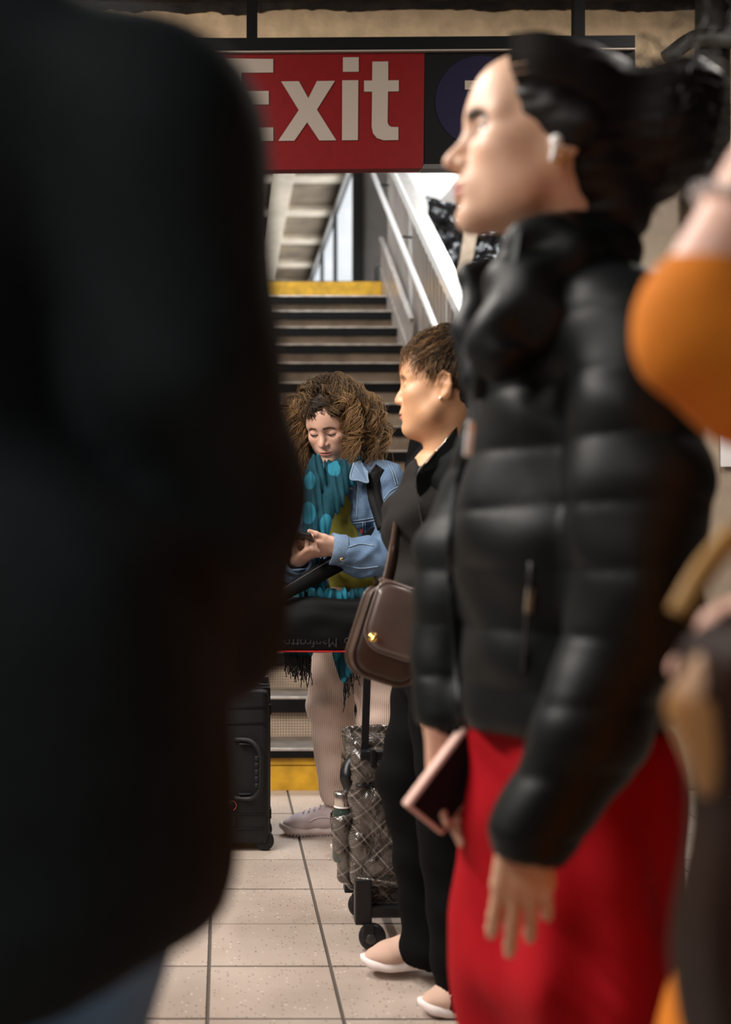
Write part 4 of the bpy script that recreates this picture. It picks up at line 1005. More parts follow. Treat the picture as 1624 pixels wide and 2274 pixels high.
pip = [p for p in (bv.cast(V3(x, 3.5, bz0 + .006), V3(0, 1, 0)) for x in np.linspace(bx0 + .03, bx1 - .03, 30)) if p is not None]
mk('piping', *tube([p + V3(0, -.002, -.002) for p in pip], .0032, 8), mat('red_piping', (.55, .012, .015), .6), tb)
tp = bv.hit(690, 1426, .0)
Rt = np.stack([V3(-1, 0, 0), V3(0, 0, -1), V3(0, -1, 0)], 1)
mk('lettering', *text_mesh('Manfrotto', .044, Rt, V3(tp[0], tp[1] - .0012, tp[2])), mat('dim_print', (.0105, .0095, .010), .6), tb, smooth=False)
tq = bv.hit(772, 1423, .0)
if tq is not None: mk('printed_emblem', *lathe([(.010, -.001), (.010, .001), (.007, .001), (.007, -.001)], 20, tq + V3(0, -.001, 0), (0, -1, 0)), mat('dim_print_2', (.014, .013, .014), .6), tb)
strap = spline([P(500, 1400, 3.93), P(560, 1364, 3.90), P(628, 1322, 3.90), P(700, 1278, 3.945), P(775, 1232, 4.02), P(850, 1180, 4.10)], 30)
mk('strap', *ribbon(strap, np.interp(np.linspace(0, 1, 30), [0, .4, .75, 1], [.035, .038, .07, .06]), .012, (.15, -1, .25)), BLKNYL, tb)
mk('strap_edge', *tube([p + V3(-.006, -.004, .018) for p in strap[6:22]], .0018, 6), mat('strap_trim', (.06, .06, .06), .5), tb)
# backpack
bp_ = tag(empty('backpack', (.50, 4.43, .95)), 'black backpack on the back of the curly-haired woman', 'backpack')
bk = Vol(); bk.rbox(V3(.505, 4.475, 1.12), (.155, .085, .20), .06, Rb[:, [1, 0, 2]]); bk.ell((.56, 4.40, 1.30), (.09, .07, .05), k=.05); bk.fn(wrinkle(30, .004, 61))
mk('pack_body', *bk.mesh(.008), BLKNYL, bp_)
sp_ = [J.hit(x, y, .004, 3.2) for x, y in ((866, 1022), (846, 1040), (832, 1062), (830, 1090), (836, 1118), (845, 1146), (853, 1172))]; sp_ = [p for p in sp_ if p is not None]
if len(sp_) > 3:
    sq_ = spline(sp_, 24)
    for _ in range(6): sq_[1:-1] = (sq_[:-2] + sq_[1:-1] * 2 + sq_[2:]) / 4
    mk('shoulder_strap', *ribbon(sq_ + V3(0, -.008, .002), .046, .016, (.05, -1, .15)), BLKNYL, bp_)
# ================================================================== older woman walking to the left
VELOUR = mat('black_velour', (.0035, .0045, .005), .75, spec=.12, noise=.3, nscale=12, bump=.2, bscale=200, bdist=.001)
CHARC = mat('charcoal_jersey', (.015, .013, .012), .8, spec=.15, bump=.15, bscale=400, bdist=.0008)
BLKTR = mat('black_trousers', (.0028, .0028, .0032), .85, spec=.08, bump=.15, bscale=300, bdist=.0008)
PINKKN = mat('pink_knit', (.52, .34, .265), .85, bump=.5, bscale=330, bdist=.0015); WHSOLE = mat('white_sole', (.78, .68, .66), .6)
SK2 = (.58, .31, .17)
O_O = V3(.519, 2.75, 1.447)
ov = head_vol(O_O, 163, -1, 0, 1.0, V3(.522, 2.765, 1.24), .052, nose=.1, lip=1.15, eyes='down', ears=True, jaw=.004, cheek=.003)
ov.ell((.030, 0, -.100), (.045, .042, .026), k=.03)
OV, OF = ov.mesh(.0019)
OC = head_colors(OV, ov, SK2, (.36, .10, .085), (.06, .035, .02), 'down', .8, .12, .005, .0028)
oh_w = P(948, 1522, 2.60)
ohd = hand_vol(oh_w, (.12, -.10, -.95), (.75, .45, 0), -1, .96, curl=((38, 55, 30), (42, 58, 32), (46, 60, 34), (48, 60, 34)), spread=2, thumb=(.85, .25, .45, 12), fore=P(950, 1450, 2.62))
OHV, OHF = ohd.mesh(.0022)
oc = Vol(); oc.cap((.53, 2.765, 1.2), (.53, 2.77, .86), .10, .11, k=.05); oc.cap((.522, 2.765, 1.26), (.53, 2.765, 1.2), .05, .1, k=.05)
oc.chain([(.55, 2.62, 1.23), (.535, 2.58, 1.0), P(950, 1460, 2.62)], [.045, .036, .026], k=.03)
oc.chain([(.55, 2.91, 1.23), (.53, 2.98, 1.04), (.445, 3.07, .93)], [.045, .036, .026], k=.03); oc.cap((.55, 2.62, 1.23), (.55, 2.91, 1.23), .045, .045, k=.05)
oc.chain([(.52, 2.84, .84), P(905, 1740, 2.86), P(975, 2080, 2.88)], [.08, .05, .035], k=.04); oc.chain([(.53, 2.70, .84), P(1000, 1830, 2.68), P(1030, 2170, 2.68)], [.08, .05, .035], k=.04)
OcV, OcF = oc.mesh(.012)
rhw = V3(.432, 3.09, .905); rhd = hand_vol(rhw, (-.35, .1, -.8), (-.5, .7, .3), 1, .95, curl=((60, 75, 40),) * 4, fore=(.455, 3.06, .96)); RV_, RF_ = rhd.mesh(.003)
V, F, C = join([(OV, OF, OC), (OHV, OHF, hand_colors(OHV, ohd, (.56, .29, .155), None)), (RV_, RF_, SK2), (OcV, OcF, SK2)])
older = tag(mk('person', V, np.array(F), SKINM, col=C, base=(.52, 2.76, 0)), 'older woman with short hair and black jacket walking left, brown handbag at hip', 'person')
# clothes
top2 = Vol(); top2.chain([(.53, 2.765, 1.20), (.522, 2.765, 1.0), (.530, 2.77, .84)], [.105, .108, .12], k=.05, sq=(V3(0, 1, 0), 1.25))
top2.ell((.443, 2.725, 1.125), (.062, .066, .072), k=.05); top2.ell((.443, 2.82, 1.125), (.062, .066, .072), k=.05); top2.ell((.455, 2.77, .94), (.062, .10, .10), k=.06)
top2.ell(P(950, 975, 2.70), (.05, .055, .07), k=.02, sub=True)
top2.fn(wrinkle(1, .003, 71, [(30, 10, 60), (-20, 20, 45)]))
mk('grey_top', *top2.mesh(.006), CHARC, older)
jv = Vol(); FY = V3(0, 1, 0)
jv.chain([(.555, 2.765, 1.205), (.550, 2.765, 1.0), (.552, 2.77, .80)], [.118, .125, .142], k=.05, sq=(FY, 1.28))
jv.cap((.545, 2.69, 1.26), (.56, 2.62, 1.235), .05, .062, k=.04); jv.cap((.545, 2.84, 1.26), (.56, 2.91, 1.235), .05, .062, k=.04)
jv.chain([(.56, 2.61, 1.23), (.548, 2.575, 1.02), P(955, 1500, 2.615)], [.062, .060, .040], k=.03)
jv.chain([(.56, 2.92, 1.23), (.53, 2.99, 1.04), (.440, 3.08, .92)], [.062, .060, .042], k=.03)
# front opening
jv.cap((.40, 2.79, 1.30), (.40, 2.79, .78), .085, .10, k=.006, sub=True, sq=(FY, 1.15)); jv.ell(P(945, 965, 2.72), (.062, .07, .08), k=.006, sub=True)
jv.plane((0, 0, .735), (0, 0, -1)); jv.cap(P(953, 1490, 2.612), P(945, 1545, 2.605), .030, .034, k=.004, sub=True)
jv.fn(wrinkle(1, .006, 72, [(24, 16, 40), (-30, 10, 34), (16, 30, -50)])); jv.fn(wrinkle(1, .002, 73, [(70, 20, 120), (-80, 40, 90)]))
ojk = mk('black_jacket', *jv.mesh(.0055), VELOUR, older)
# standing collar: near and far wing
def wing(pts, th, name, m, parent):
    q = np.array(pts); n = len(q); B = q + np.asarray(th); V = np.vstack([q, B])
    return mk(name, V, [list(range(n)), [n + i for i in range(n)][::-1]] + [[i, i + n, (i + 1) % n + n, (i + 1) % n] for i in range(n)], m, parent, smooth=False)
wing([P(1012, 950, 2.66), P(985, 985, 2.655), P(955, 1018, 2.65), P(926, 1055, 2.65), P(922, 1082, 2.655), P(940, 1120, 2.66), P(975, 1090, 2.655), P(1015, 1020, 2.65)], (.008, .02, .004), 'collar', VELOUR, ojk)
wing([P(912, 968, 2.84), P(936, 985, 2.83), P(940, 1005, 2.82), P(930, 1040, 2.83), P(905, 1075, 2.85), P(897, 1085, 2.86), P(899, 1030, 2.86)], (.01, .02, 0), 'collar', VELOUR, ojk)
mk('zip_edge', *tube(spline([P(968, 1002, 2.645), P(945, 1026, 2.642), P(929, 1047, 2.642), P(924, 1075, 2.648), P(935, 1150, 2.645), P(952, 1260, 2.63)], 20), .0013, 6), mat('dark_zip', (.12, .11, .1), .4, metal=.8), ojk)
# trousers
t2 = Vol(); t2.ell((.535, 2.77, .80), (.135, .165, .12), k=.05)
t2.chain([P(968, 1500, 2.85), P(912, 1735, 2.87), P(952, 2040, 2.88)], [.100, .076, .064], k=.03)
t2.chain([P(952, 2000, 2.88), P(950, 2098, 2.88)], [.062, .072], k=.02)
t2.chain([P(1000, 1500, 2.68), P(1005, 1830, 2.68), P(1022, 2130, 2.68)], [.100, .078, .064], k=.02); t2.cap(P(1022, 2110, 2.68), P(1024, 2205, 2.68), .060, .064, k=.02)
t2.cap(P(950, 2105, 2.88), P(950, 2160, 2.88), .055, .065, k=.004, sub=True); t2.cap(P(1024, 2215, 2.68), P(1024, 2270, 2.68), .05, .06, k=.004, sub=True)
t2.fn(wrinkle(1, .005, 81, [(30, 20, 14), (-26, 14, 22), (18, 24, 60)])); t2.plane(P(950, 2140, 2.88), (0, 0, -1)) if False else None
mk('black_trousers', *t2.mesh(.0065), BLKTR, older)
shoe(P(1012, 2150, 2.90) + V3(0, 0, .010), 180, .235, older, PINKKN, WHSOLE, None, pitch=3, teeth=False)
shoe(V3(P(1125, 2255, 2.66)[0] + .03, 2.70, .003), 190, .235, older, PINKKN, WHSOLE, None, teeth=False)
# short brushed hair
S2 = ov.hs; ob = Vol(ov.R, ov.o)
ob.ell(np.array([-.020, 0, .042]) * S2, np.array([.101, .081, .090])); ob.ell(np.array([-.062, 0, -.012]), np.array([.052, .068, .075]), k=.03)
for s in (-1, 1): ob.cap((.026, s * .066, .02), (.022, s * .064, -.006), .008, .005, k=.01)
ob.ell(np.array([.112, 0, .0]), np.array([.072, .085, .068]), k=.008, sub=True); ob.ell(np.array([.075, 0, -.075]), np.array([.085, .1, .075]), k=.01, sub=True)
for s in (-1, 1): ob.ell(np.array([-.008, s * .085, -.012]), np.array([.024, .03, .036]), k=.006, sub=True)
ob.fn(wrinkle(1, .003, 91, [(60, 120, 200), (90, -100, 170), (40, 160, 90)]))
obV, obF = ob.mesh(.003)
rs = np.random.RandomState(5); N_, M_ = 2600, 12; cur, colr, rad_ = [], [], []
cen_ = np.array([-.020, 0, .040]); rr_ = np.array([.104, .084, .093]); t = np.linspace(0, 1, M_)
crown = np.array([-.045, 0, .132])
while len(cur) < N_:
    d = unit(rs.normal(size=3)); p = cen_ + rr_ * d
    if p[2] < -.05 or (p[0] > .048 and p[2] < .062) or (p[0] > .0 and p[2] < -.012): continue
    if abs(p[1]) > .06 and -.036 < p[0] < .016 and p[2] < .022: continue
    fl = unit((p - crown) * [1, 1, 1] + rs.normal(size=3) * .02); n = unit((p - cen_) / rr_ ** 2); fl = unit(fl - n * np.dot(fl, n))
    if p[2] > .06: fl = unit(fl + np.array([.7, 0, 0]) - n * (.7 * n[0]))
    ln = rs.uniform(.03, .065); lift = rs.uniform(.003, .016) if p[2] > .05 else rs.uniform(0, .003)
    q = p[None] + fl[None] * (t * ln)[:, None] + n[None] * (lift * np.sin(t * 2.4) - .25 * (t * ln) ** 2 / .09)[:, None] + rs.normal(size=3)[None] * (t ** 2 * .004)[:, None]
    cur.append((q * S2) @ ov.R.T + ov.o); rad_.append(rs.uniform(.0008, .0016) * np.interp(t, [0, .3, 1], [.9, 1, .2]))
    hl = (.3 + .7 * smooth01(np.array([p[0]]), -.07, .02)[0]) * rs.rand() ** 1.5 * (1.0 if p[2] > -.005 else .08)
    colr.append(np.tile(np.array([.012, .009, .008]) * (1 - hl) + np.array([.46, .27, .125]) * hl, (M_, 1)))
for i in range(70):       # fringe strands over the brow
    y = rs.uniform(-.06, .066); p = np.array([.060 - 4 * y * y, y, .085]); e = np.array([.098 - 6 * y * y, y * 1.05 + rs.normal() * .006, rs.uniform(.018, .06)])
    q = spline([p, p * .4 + e * .6 + [.014, 0, .018], e], M_); cur.append((q * S2) @ ov.R.T + ov.o); rad_.append(rs.uniform(.0007, .0013) * np.interp(t, [0, .3, 1], [1, 1, .2]))
    colr.append(np.tile(np.array([.19, .11, .055]) * rs.uniform(.4, 1.2), (M_, 1)))
sV, sF, sC = strands(np.array(cur), np.array(rad_), 3, np.array(colr))
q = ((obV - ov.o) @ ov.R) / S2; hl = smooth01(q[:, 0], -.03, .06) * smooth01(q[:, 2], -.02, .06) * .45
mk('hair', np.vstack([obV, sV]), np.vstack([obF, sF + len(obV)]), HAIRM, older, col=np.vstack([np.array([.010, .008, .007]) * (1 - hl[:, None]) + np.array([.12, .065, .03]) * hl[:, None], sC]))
PEARL = mat('pearl', (.8, .7, .6), .15, metal=.4)
eo = hloc(ov, -.004, .084, -.040); mk('earring', *lathe([(.0008, -.0045), (.003, -.0035), (.0045, 0), (.003, .0035), (.0008, .0045)], 14, eo, (0, -1, 0)), PEARL, older)
mk('necklace', *tube(spline([P(1018, 945, 2.70), P(998, 965, 2.685), P(985, 985, 2.68), P(965, 1003, 2.68)], 12), .0009, 6), SILVER, older)

# ---- brown leather saddle bag
LEATH = mat('brown_leather', (.125, .082, .071), .3, noise=.25, nscale=9, bump=.12, bscale=220, bdist=.0006, spec=.55, coat=.5)
LEATHD = mat('brown_leather_dark', (.052, .027, .017), .34, noise=.3, nscale=9, bump=.12, bscale=220, bdist=.0006)
bg_o = P(868, 1414, 2.50); tilt = D(19)
GX = unit(V3(math.cos(tilt), .12, -math.sin(tilt))); GZ0 = V3(math.sin(tilt), 0.10, math.cos(tilt)); GZ = unit(GZ0 - GX * np.dot(GX, GZ0)); GY = np.cross(GZ, GX); GR = np.stack([GX, GY, GZ], 1)
hb_ = tag(empty('handbag', bg_o - GZ * .11), 'brown leather saddle handbag with flap and gold turn lock', 'handbag')
def outline(w, h, r, n=8, top_r=None):
    tr_ = r if top_r is None else top_r; q = []
    for cx, cz, a, rr in ((w / 2 - tr_, h / 2 - tr_, 0, tr_), (-w / 2 + tr_, h / 2 - tr_, 90, tr_), (-w / 2 + r, -h / 2 + r, 180, r), (w / 2 - r, -h / 2 + r, 270, r)):
        q += [(cx + rr * math.cos(D(a + 90 * i / n)), cz + rr * math.sin(D(a + 90 * i / n))) for i in range(n + 1)]
    return q
def puffed(ol, y0, y1, puff, m, name, parent, nr=6):
    """plate with an outline, thick from y0 (front) to y1, its front cushioned by puff"""
    ol = np.array(ol); c = ol.mean(0); n = len(ol); Vs = []
    for i in range(nr + 1):
        s = 1 - i / nr * .995; Vs.append(np.c_[c[0] + (ol[:, 0] - c[0]) * s, np.full(n, y0 - puff * (1 - s ** 2.6)), c[1] + (ol[:, 1] - c[1]) * s])
    Vs.insert(0, np.c_[ol[:, 0], np.full(n, y1), ol[:, 1]]); V = np.vstack(Vs); F = []
    for i in range(len(Vs) - 1):
        for j in range(n): k = (j + 1) % n; F.append([i * n + j, i * n + k, (i + 1) * n + k, (i + 1) * n + j])
    F.append([len(Vs) * n - n + j for j in range(n)]); F.append(list(range(n))[::-1])
    return mk(name, V @ GR.T + bg_o, F, m, parent)
body_ol = outline(.150, .192, .046, top_r=.03)
bb = puffed(body_ol, -.024, .030, .010, LEATHD, 'bag_body', hb_)
fl_ol = [(x * .985 + .004, z + .034) for x, z in outline(.146, .146, .046, top_r=.026)]
ff = puffed(fl_ol, -.036, -.028, .011, LEATH, 'flap', hb_)
puffed([(x + .004, z) for x, z in outline(.150, .030, .012)], -.03, .03, .012, LEATH, 'flap_fold', hb_) if False else None
top_roll = [V3(x, y, .098 + .010 * math.cos(y * 40)) for x in (0,) for y in (0,)]
# flap rolls back over the top
fv = []; fF = []
xs = np.linspace(-.064, .070, 14); an = np.linspace(0, 1, 9)
for a_ in an:
    for x in xs:
        y = -.036 + .070 * a_; z = .100 + .016 * math.sin(math.pi * (a_ * .9 + .05)) - .004 * ((x - .003) / .08) ** 4; fv.append((x, y, z))
fv = np.array(fv); nn = len(xs); fF = [[i * nn + j, i * nn + j + 1, (i + 1) * nn + j + 1, (i + 1) * nn + j] for i in range(8) for j in range(nn - 1)]
fv2 = fv - [0, 0, .008]; fF2 = fF + [[q + len(fv) for q in f][::-1] for f in fF]
mk('flap_top', np.vstack([fv, fv2]) @ GR.T + bg_o, fF2, LEATH, hb_)
def piping(ol, y, r, m, parent, drop_top=None):
    q = np.array(ol); q = np.vstack([q, q[:1]]); return mk('piping', *xf(tube(np.c_[q[:, 0], np.full(len(q), y), q[:, 1]], r, 8), GR, bg_o), m, parent)
piping(body_ol, -.024, .0042, LEATHD, bb); piping(body_ol, .030, .0042, LEATHD, bb); piping(fl_ol, -.034, .0036, LEATH, ff)
tl = np.array([-.052, -.050, -.006]) if False else np.array([-.050, -.048, -.016])
tk = mk('turn_lock', *xf(lathe([(.010, 0), (.0105, .002), (.008, .004), (.0045, .0045), (.004, .009), (.001, .010)], 20, tl, (0, -1, 0)), GR, bg_o), GOLD, hb_)
mk('lock_lever', *xf(box(tl + [0, -.010, 0], (.006, .004, .019), .0018, roty(.35)), GR, bg_o), GOLD, tk)
st = spline([bg_o + GR @ V3(-.055, 0, .10), P(862, 1290, 2.52), P(878, 1215, 2.56), P(886, 1160, 2.70), P(905, 1080, 2.84), P(945, 1010, 2.92), P(1000, 985, 2.95)], 36)
mk('strap', *ribbon(st, .027, .005, [(.5, -.9, .1)] * 36), LEATHD, hb_)
st2 = spline([bg_o + GR @ V3(.055, .01, .095), P(990, 1320, 2.50), P(1040, 1200, 2.47), P(1070, 1060, 2.50)], 20)
mk('strap', *ribbon(st2, .024, .005, (0, -1, 0)), LEATHD, hb_)

# ---- plaid trolley bag
def plaid_material():
    m = mat('plaid_vinyl', (.05, .04, .035), .2, spec=.6, coat=.7); nt = m.node_tree; L = nt.links; b = nt.nodes['Principled BSDF']
    g = node(nt, 'ShaderNodeNewGeometry'); s = node(nt, 'ShaderNodeSeparateXYZ'); L.new(g.outputs['Position'], s.inputs[0])
    x = math_(nt, 'ADD', s.outputs[0], math_(nt, 'MULTIPLY', s.outputs[1], .15)); z = s.outputs[2]
    u = math_(nt, 'ADD', math_(nt, 'MULTIPLY', x, .76), math_(nt, 'MULTIPLY', z, .65)); w = math_(nt, 'SUBTRACT', math_(nt, 'MULTIPLY', z, .76), math_(nt, 'MULTIPLY', x, .65))
    def band(o, per, wd, ph=0.0): return math_(nt, 'LESS_THAN', math_(nt, 'FRACT', math_(nt, 'ADD', math_(nt, 'MULTIPLY', o, 1 / per), ph)), wd)
    def tart(o):
        fine = math_(nt, 'MULTIPLY', band(o, .0042, .36), band(o, .052, .55)); return math_(nt, 'ADD', math_(nt, 'MULTIPLY', fine, .30), math_(nt, 'MULTIPLY', band(o, .052, .075, .22), .42))
    f = math_(nt, 'ADD', tart(u), tart(w), True)
    r = node(nt, 'ShaderNodeValToRGB'); L.new(f, r.inputs[0]); r.color_ramp.elements[0].color = (.030, .025, .021, 1); r.color_ramp.elements[1].color = (.25, .20, .175, 1)
    L.new(r.outputs[0], b.inputs['Base Color'])
    n = node(nt, 'ShaderNodeTexNoise'); n.inputs['Scale'].default_value = 16; n.inputs['Detail'].default_value = 3; n.inputs['Distortion'].default_value = 1.2; L.new(g.outputs['Position'], n.inputs['Vector'])
    bp = node(nt, 'ShaderNodeBump'); bp.inputs['Strength'].default_value = .9; bp.inputs['Distance'].default_value = .014; L.new(n.outputs['Fac'], bp.inputs['Height']); L.new(bp.outputs[0], b.inputs['Normal']); L.new(bp.outputs[0], b.inputs['Coat Normal'])
    return m
PLAID = plaid_material(); BLKPL = mat('black_plastic', (.007, .007, .008), .38, spec=.35)
TY = 3.08
def TP(px, py, dy=0.0): return P(px, py, TY) + V3(0, dy, 0)
tc_ = TP(868, 1830, .13); tro = tag(empty('trolley_bag', V3(tc_[0], tc_[1], 0)), 'shiny plaid wheeled trolley bag with black telescopic handle beside the older woman', 'trolley')
tv_ = Vol(); tv_.rbox(TP(868, 1822, .14), (.104, .14, .188), .028); tv_.fn(wrinkle(1, .005, 95, [(40, 20, 55), (-50, 30, 36), (24, 40, -70)]))
mk('bag_body', *tv_.mesh(.006), PLAID, tro)
lo_ = Vol(); lo_.rbox(TP(868, 1992, .15), (.085, .12, .040), .02); mk('lower_body', *lo_.mesh(.006), PLAID, tro)
cuffv = Vol(); cuffv.rbox(TP(862, 1668, .15), (.094, .12, .024), .015); cuffv.rbox(TP(862, 1645, .15), (.08, .10, .03), .012, sub=True, k=.004); cuffv.fn(wrinkle(60, .004, 96)); mk('top_cuff', *cuffv.mesh(.005), PLAID, tro)
mk('welt', *tube([TP(784, 1948, -.005), TP(830, 1953, -.008), TP(880, 1962, -.008), TP(960, 1972, -.005)], .004, 8), PLAID, tro)
zf = TP(0, 1745)[2]; zy = tv_.cast(V3(TP(840, 0)[0], 2.5, zf), V3(0, 1, 0))
zp = [tv_.cast(V3(TP(x, 0)[0], 2.5, zf), V3(0, 1, 0)) for x in np.linspace(790, 930, 10)]; mk('zip', *tube([p + V3(0, -.001, 0) for p in zp if p is not None], .0055, 8, flat=.6), BLKPL, tro)
pole = [TP(821, 1395, .02), TP(817, 1550, .02), TP(812, 1690, .02)]
mk('handle_pole', *ribbon(pole, .019, .012, (0, -1, 0)), BLKPL, tro, smooth=False)
mk('pole_collar', *box(TP(842, 1677, .015), (.10, .04, .022), .004), BLKPL, tro, smooth=False); mk('pole_clip', *box(TP(828, 1682, .004), (.014, .03, .045), .003), BLKPL, tro, smooth=False)
mk('handle_grip', *tube([TP(821, 1397, .0), TP(821, 1393, .05), TP(821, 1397, .1)], .014, 10), BLKPL, tro)
mk('side_strap', *ribbon(spline([TP(790, 1690, .04), TP(774, 1708, .03), TP(768, 1730, .02), TP(776, 1755, .03), TP(786, 1790, .05)], 14), .03, .004, (-.5, -.9, 0)), BLKPL, tro)
pk = Vol(); pk.cap(TP(766, 1830, .07), TP(772, 1960, .07), .034, .020, k=.02, sq=(V3(0, 1, 0), 1.2)); pk.cap(TP(780, 1960, .08), TP(790, 1990, .09), .022, .012, k=.02)
pk.cap(TP(765, 1800, .07), TP(766, 1840, .07), .030, .028, k=.004, sub=True); pk.plane(TP(760, 1812), V3(-.1, 0, 1)); pk.fn(wrinkle(1, .002, 97, [(60, 20, 80), (-70, 40, 50)]))
mk('side_pocket', *pk.mesh(.004), PLAID, tro)
mk('corner_bracket', *box(TP(806, 2000, .0), (.044, .04, .118), .004), BLKPL, tro, smooth=False); mk('corner_bracket', *box(TP(806, 2000, .27), (.044, .04, .118), .004), BLKPL, tro, smooth=False)
mk('base_bar', *box(TP(880, 2022, .0), (.16, .035, .03), .005), BLKPL, tro, smooth=False); mk('base_bar', *box(TP(880, 2022, .27), (.16, .035, .03), .005), BLKPL, tro, smooth=False)
mk('foot', *box(TP(906, 2032, -.004), (.032, .045, .056), .004), BLKPL, tro, smooth=False)
for dy in (-.01, .25):
    wc = TP(826, 0, dy); wc[2] = .036
    w = mk('wheel', *lathe([(.010, -.012), (.024, -.013), (.034, -.010), (.036, -.004), (.036, .006), (.033, .012), (.010, .012)], 30, wc, (0, 1, 0)), BLKPL, tro)
    mk('wheel_hub', *lathe([(.004, 0), (.014, 0), (.016, .004), (.012, .008), (.003, .009)], 20, wc + V3(-.006, -.012, 0), (0, -1, 0)), mat('hub', (.02, .02, .021), .35) if dy < 0 else BLKPL, w)
    mk('fork', *box(wc + V3(-.012, -.016, .016), (.03, .006, .045), .006), BLKPL, tro, smooth=False)
# bottle in the side pocket
bo = TP(766, 1800, .07); zb = TP(0, 1930)[2]; zt = TP(0, 1772)[2]
bt = tag(empty('water_bottle', V3(bo[0], bo[1], zb)), 'green glass bottle with steel cap in the trolley side pocket', 'bottle')
GGL = mat('green_glass', (.03, .045, .038), .08, spec=.6, coat=.6); CAPM = mat('steel_cap', (.72, .68, .64), .22, metal=1.0)
H = zt - zb
mk('glass', *lathe([(.004, 0), (.024, .002), (.027, .01), (.027, H - .062), (.025, H - .050), (.019, H - .040), (.019, H - .036)], 28, V3(bo[0], bo[1], zb)), GGL, bt)
mk('cap', *lathe([(.018, H - .038), (.0215, H - .037), (.0225, H - .034), (.0225, H - .003), (.021, H), (.006, H + .001)], 28, V3(bo[0], bo[1], zb)), CAPM, bt)
mk('neck_ring', *lathe([(.019, H - .041), (.0222, H - .041), (.0222, H - .037), (.019, H - .037)], 28, V3(bo[0], bo[1], zb)), WHSOLE, bt)
# ================================================================== woman in the black puffer jacket and red trousers
def quilt(sp, amp, kx=0.0, ph=0.0, pw=.45):
    def f(d, Q):
        u = (Q[:, 2] + kx * Q[:, 0] + .006 * np.sin(9 * Q[:, 1] + 14 * Q[:, 0])) / np.float32(sp) + np.float32(ph)
        return d - np.float32(amp) * np.abs(np.sin(np.float32(math.pi) * u)) ** np.float32(pw)
    return f
PUFF = mat('puffer_nylon', (.0034, .0047, .0052), .46, spec=.17, bump=.15, bscale=60, bdist=.002, noise=.2, nscale=10)
RED = mat('red_crepe', (.31, .004, .009), .85, spec=.1, noise=.12, nscale=8, bump=.2, bscale=260, bdist=.001)
SK3 = (.60, .375, .265)
U_O = V3(.411, 1.505, 1.604)
uv = head_vol(U_O, 178, -8, 0, 1.02, V3(.440, 1.515, 1.37), .050, nose=1.15, lip=1.15, eyes='open', ears=True, jaw=-.006)
UV, UF = uv.mesh(.0026); UC = head_colors(UV, uv, SK3, (.42, .13, .11), (.02, .014, .011), 'open', 1.25, .14, .0068, .0040)
nw = P(1172, 1806, 1.322)
nh = hand_vol(nw, (-.06, -.02, -1), (.25, .96, 0), -1, .95, curl=((14, 26, 14), (10, 20, 14), (16, 26, 14), (20, 28, 16)), spread=4, thumb=(.80, .02, .80, 10), fore=P(1205, 1730, 1.325))
NHV, NHF = nh.mesh(.0024)
fw = P(985, 1592, 1.655)
fh = hand_vol(fw, (.10, -.12, -1), (.28, -.95, 0), -1, .98, curl=((6, 14, 10), (6, 14, 10), (8, 16, 10), (10, 18, 12)), spread=2, thumb=(.80, .26, .62, 4), fore=P(990, 1520, 1.66))
FHV, FHF = fh.mesh(.0026)
uc = Vol(); uc.cap((.455, 1.535, 1.32), (.46, 1.55, .9), .10, .085, k=.05); uc.cap((.44, 1.515, 1.4), (.455, 1.53, 1.3), .05, .1, k=.05)
uc.chain([P(1385, 740, 1.40), P(1400, 1385, 1.34), P(1180, 1850, 1.322)], [.04, .028, .022], k=.01); uc.chain([(.46, 1.70, 1.35), P(1010, 1330, 1.70), P(985, 1570, 1.66)], [.045, .036, .026], k=.03); uc.cap(P(1385, 740, 1.42), (.46, 1.70, 1.35), .045, .045, k=.05)
uc.chain([(.465, 1.50, .86), (.465, 1.47, .48), (.47, 1.46, .08)], [.06, .05, .035], k=.03); uc.chain([(.45, 1.60, .86), (.42, 1.62, .48), (.43, 1.64, .08)], [.06, .05, .035], k=.03)
UcV, UcF = uc.mesh(.014)
V, F, C = join([(UV, UF, UC), (NHV, NHF, hand_colors(NHV, nh, (.52, .31, .20), None)), (FHV, FHF, hand_colors(FHV, fh, (.56, .32, .23), None)), (UcV, UcF, SK3)])
puffer = tag(mk('person', V, np.array(F), SKINM, col=C, base=(.45, 1.54, 0)), 'woman in black puffer jacket and red trousers in profile facing left', 'person')
for s in (-1, 1): eyeball(uv, s, (s * 3, -2), puffer)
# jacket
pj = Vol(); FY = V3(0, 1, 0)
pj.chain([(.468, 1.545, 1.325), (.456, 1.55, 1.10), (.462, 1.55, .87)], [.126, .130, .138], k=.06, sq=(FY, 1.2))
pj.plane((0, 0, .815), (.10, 0, -1), k=.02)
pj.cap((.45, 1.47, 1.39), P(1385, 735, 1.40), .06, .072, k=.06); pj.cap((.45, 1.60, 1.39), (.46, 1.70, 1.355), .06, .068, k=.06)
pj.chain([P(1390, 740, 1.385), P(1418, 1080, 1.345), P(1405, 1385, 1.335)], [.070, .073, .070], k=.018)
pj.chain([P(1405, 1385, 1.345), P(1300, 1640, 1.325), P(1180, 1860, 1.32)], [.068, .056, .041], k=.018)
pj.chain([(.46, 1.71, 1.35), P(1030, 1230, 1.72), P(1012, 1340, 1.71), P(982, 1590, 1.66)], [.066, .060, .056, .036], k=.03)
pj.cap(P(1178, 1868, 1.32), P(1158, 1950, 1.32), .036, .042, k=.004, sub=True); pj.cap(P(982, 1588, 1.66), P(978, 1640, 1.655), .028, .034, k=.004, sub=True)
pj.fn(quilt(.0750, .0055, -.05, .16, .36)); pj.fn(wrinkle(1, .0035, 101, [(30, 10, 36), (-40, 20, 24), (22, 50, -40)]))
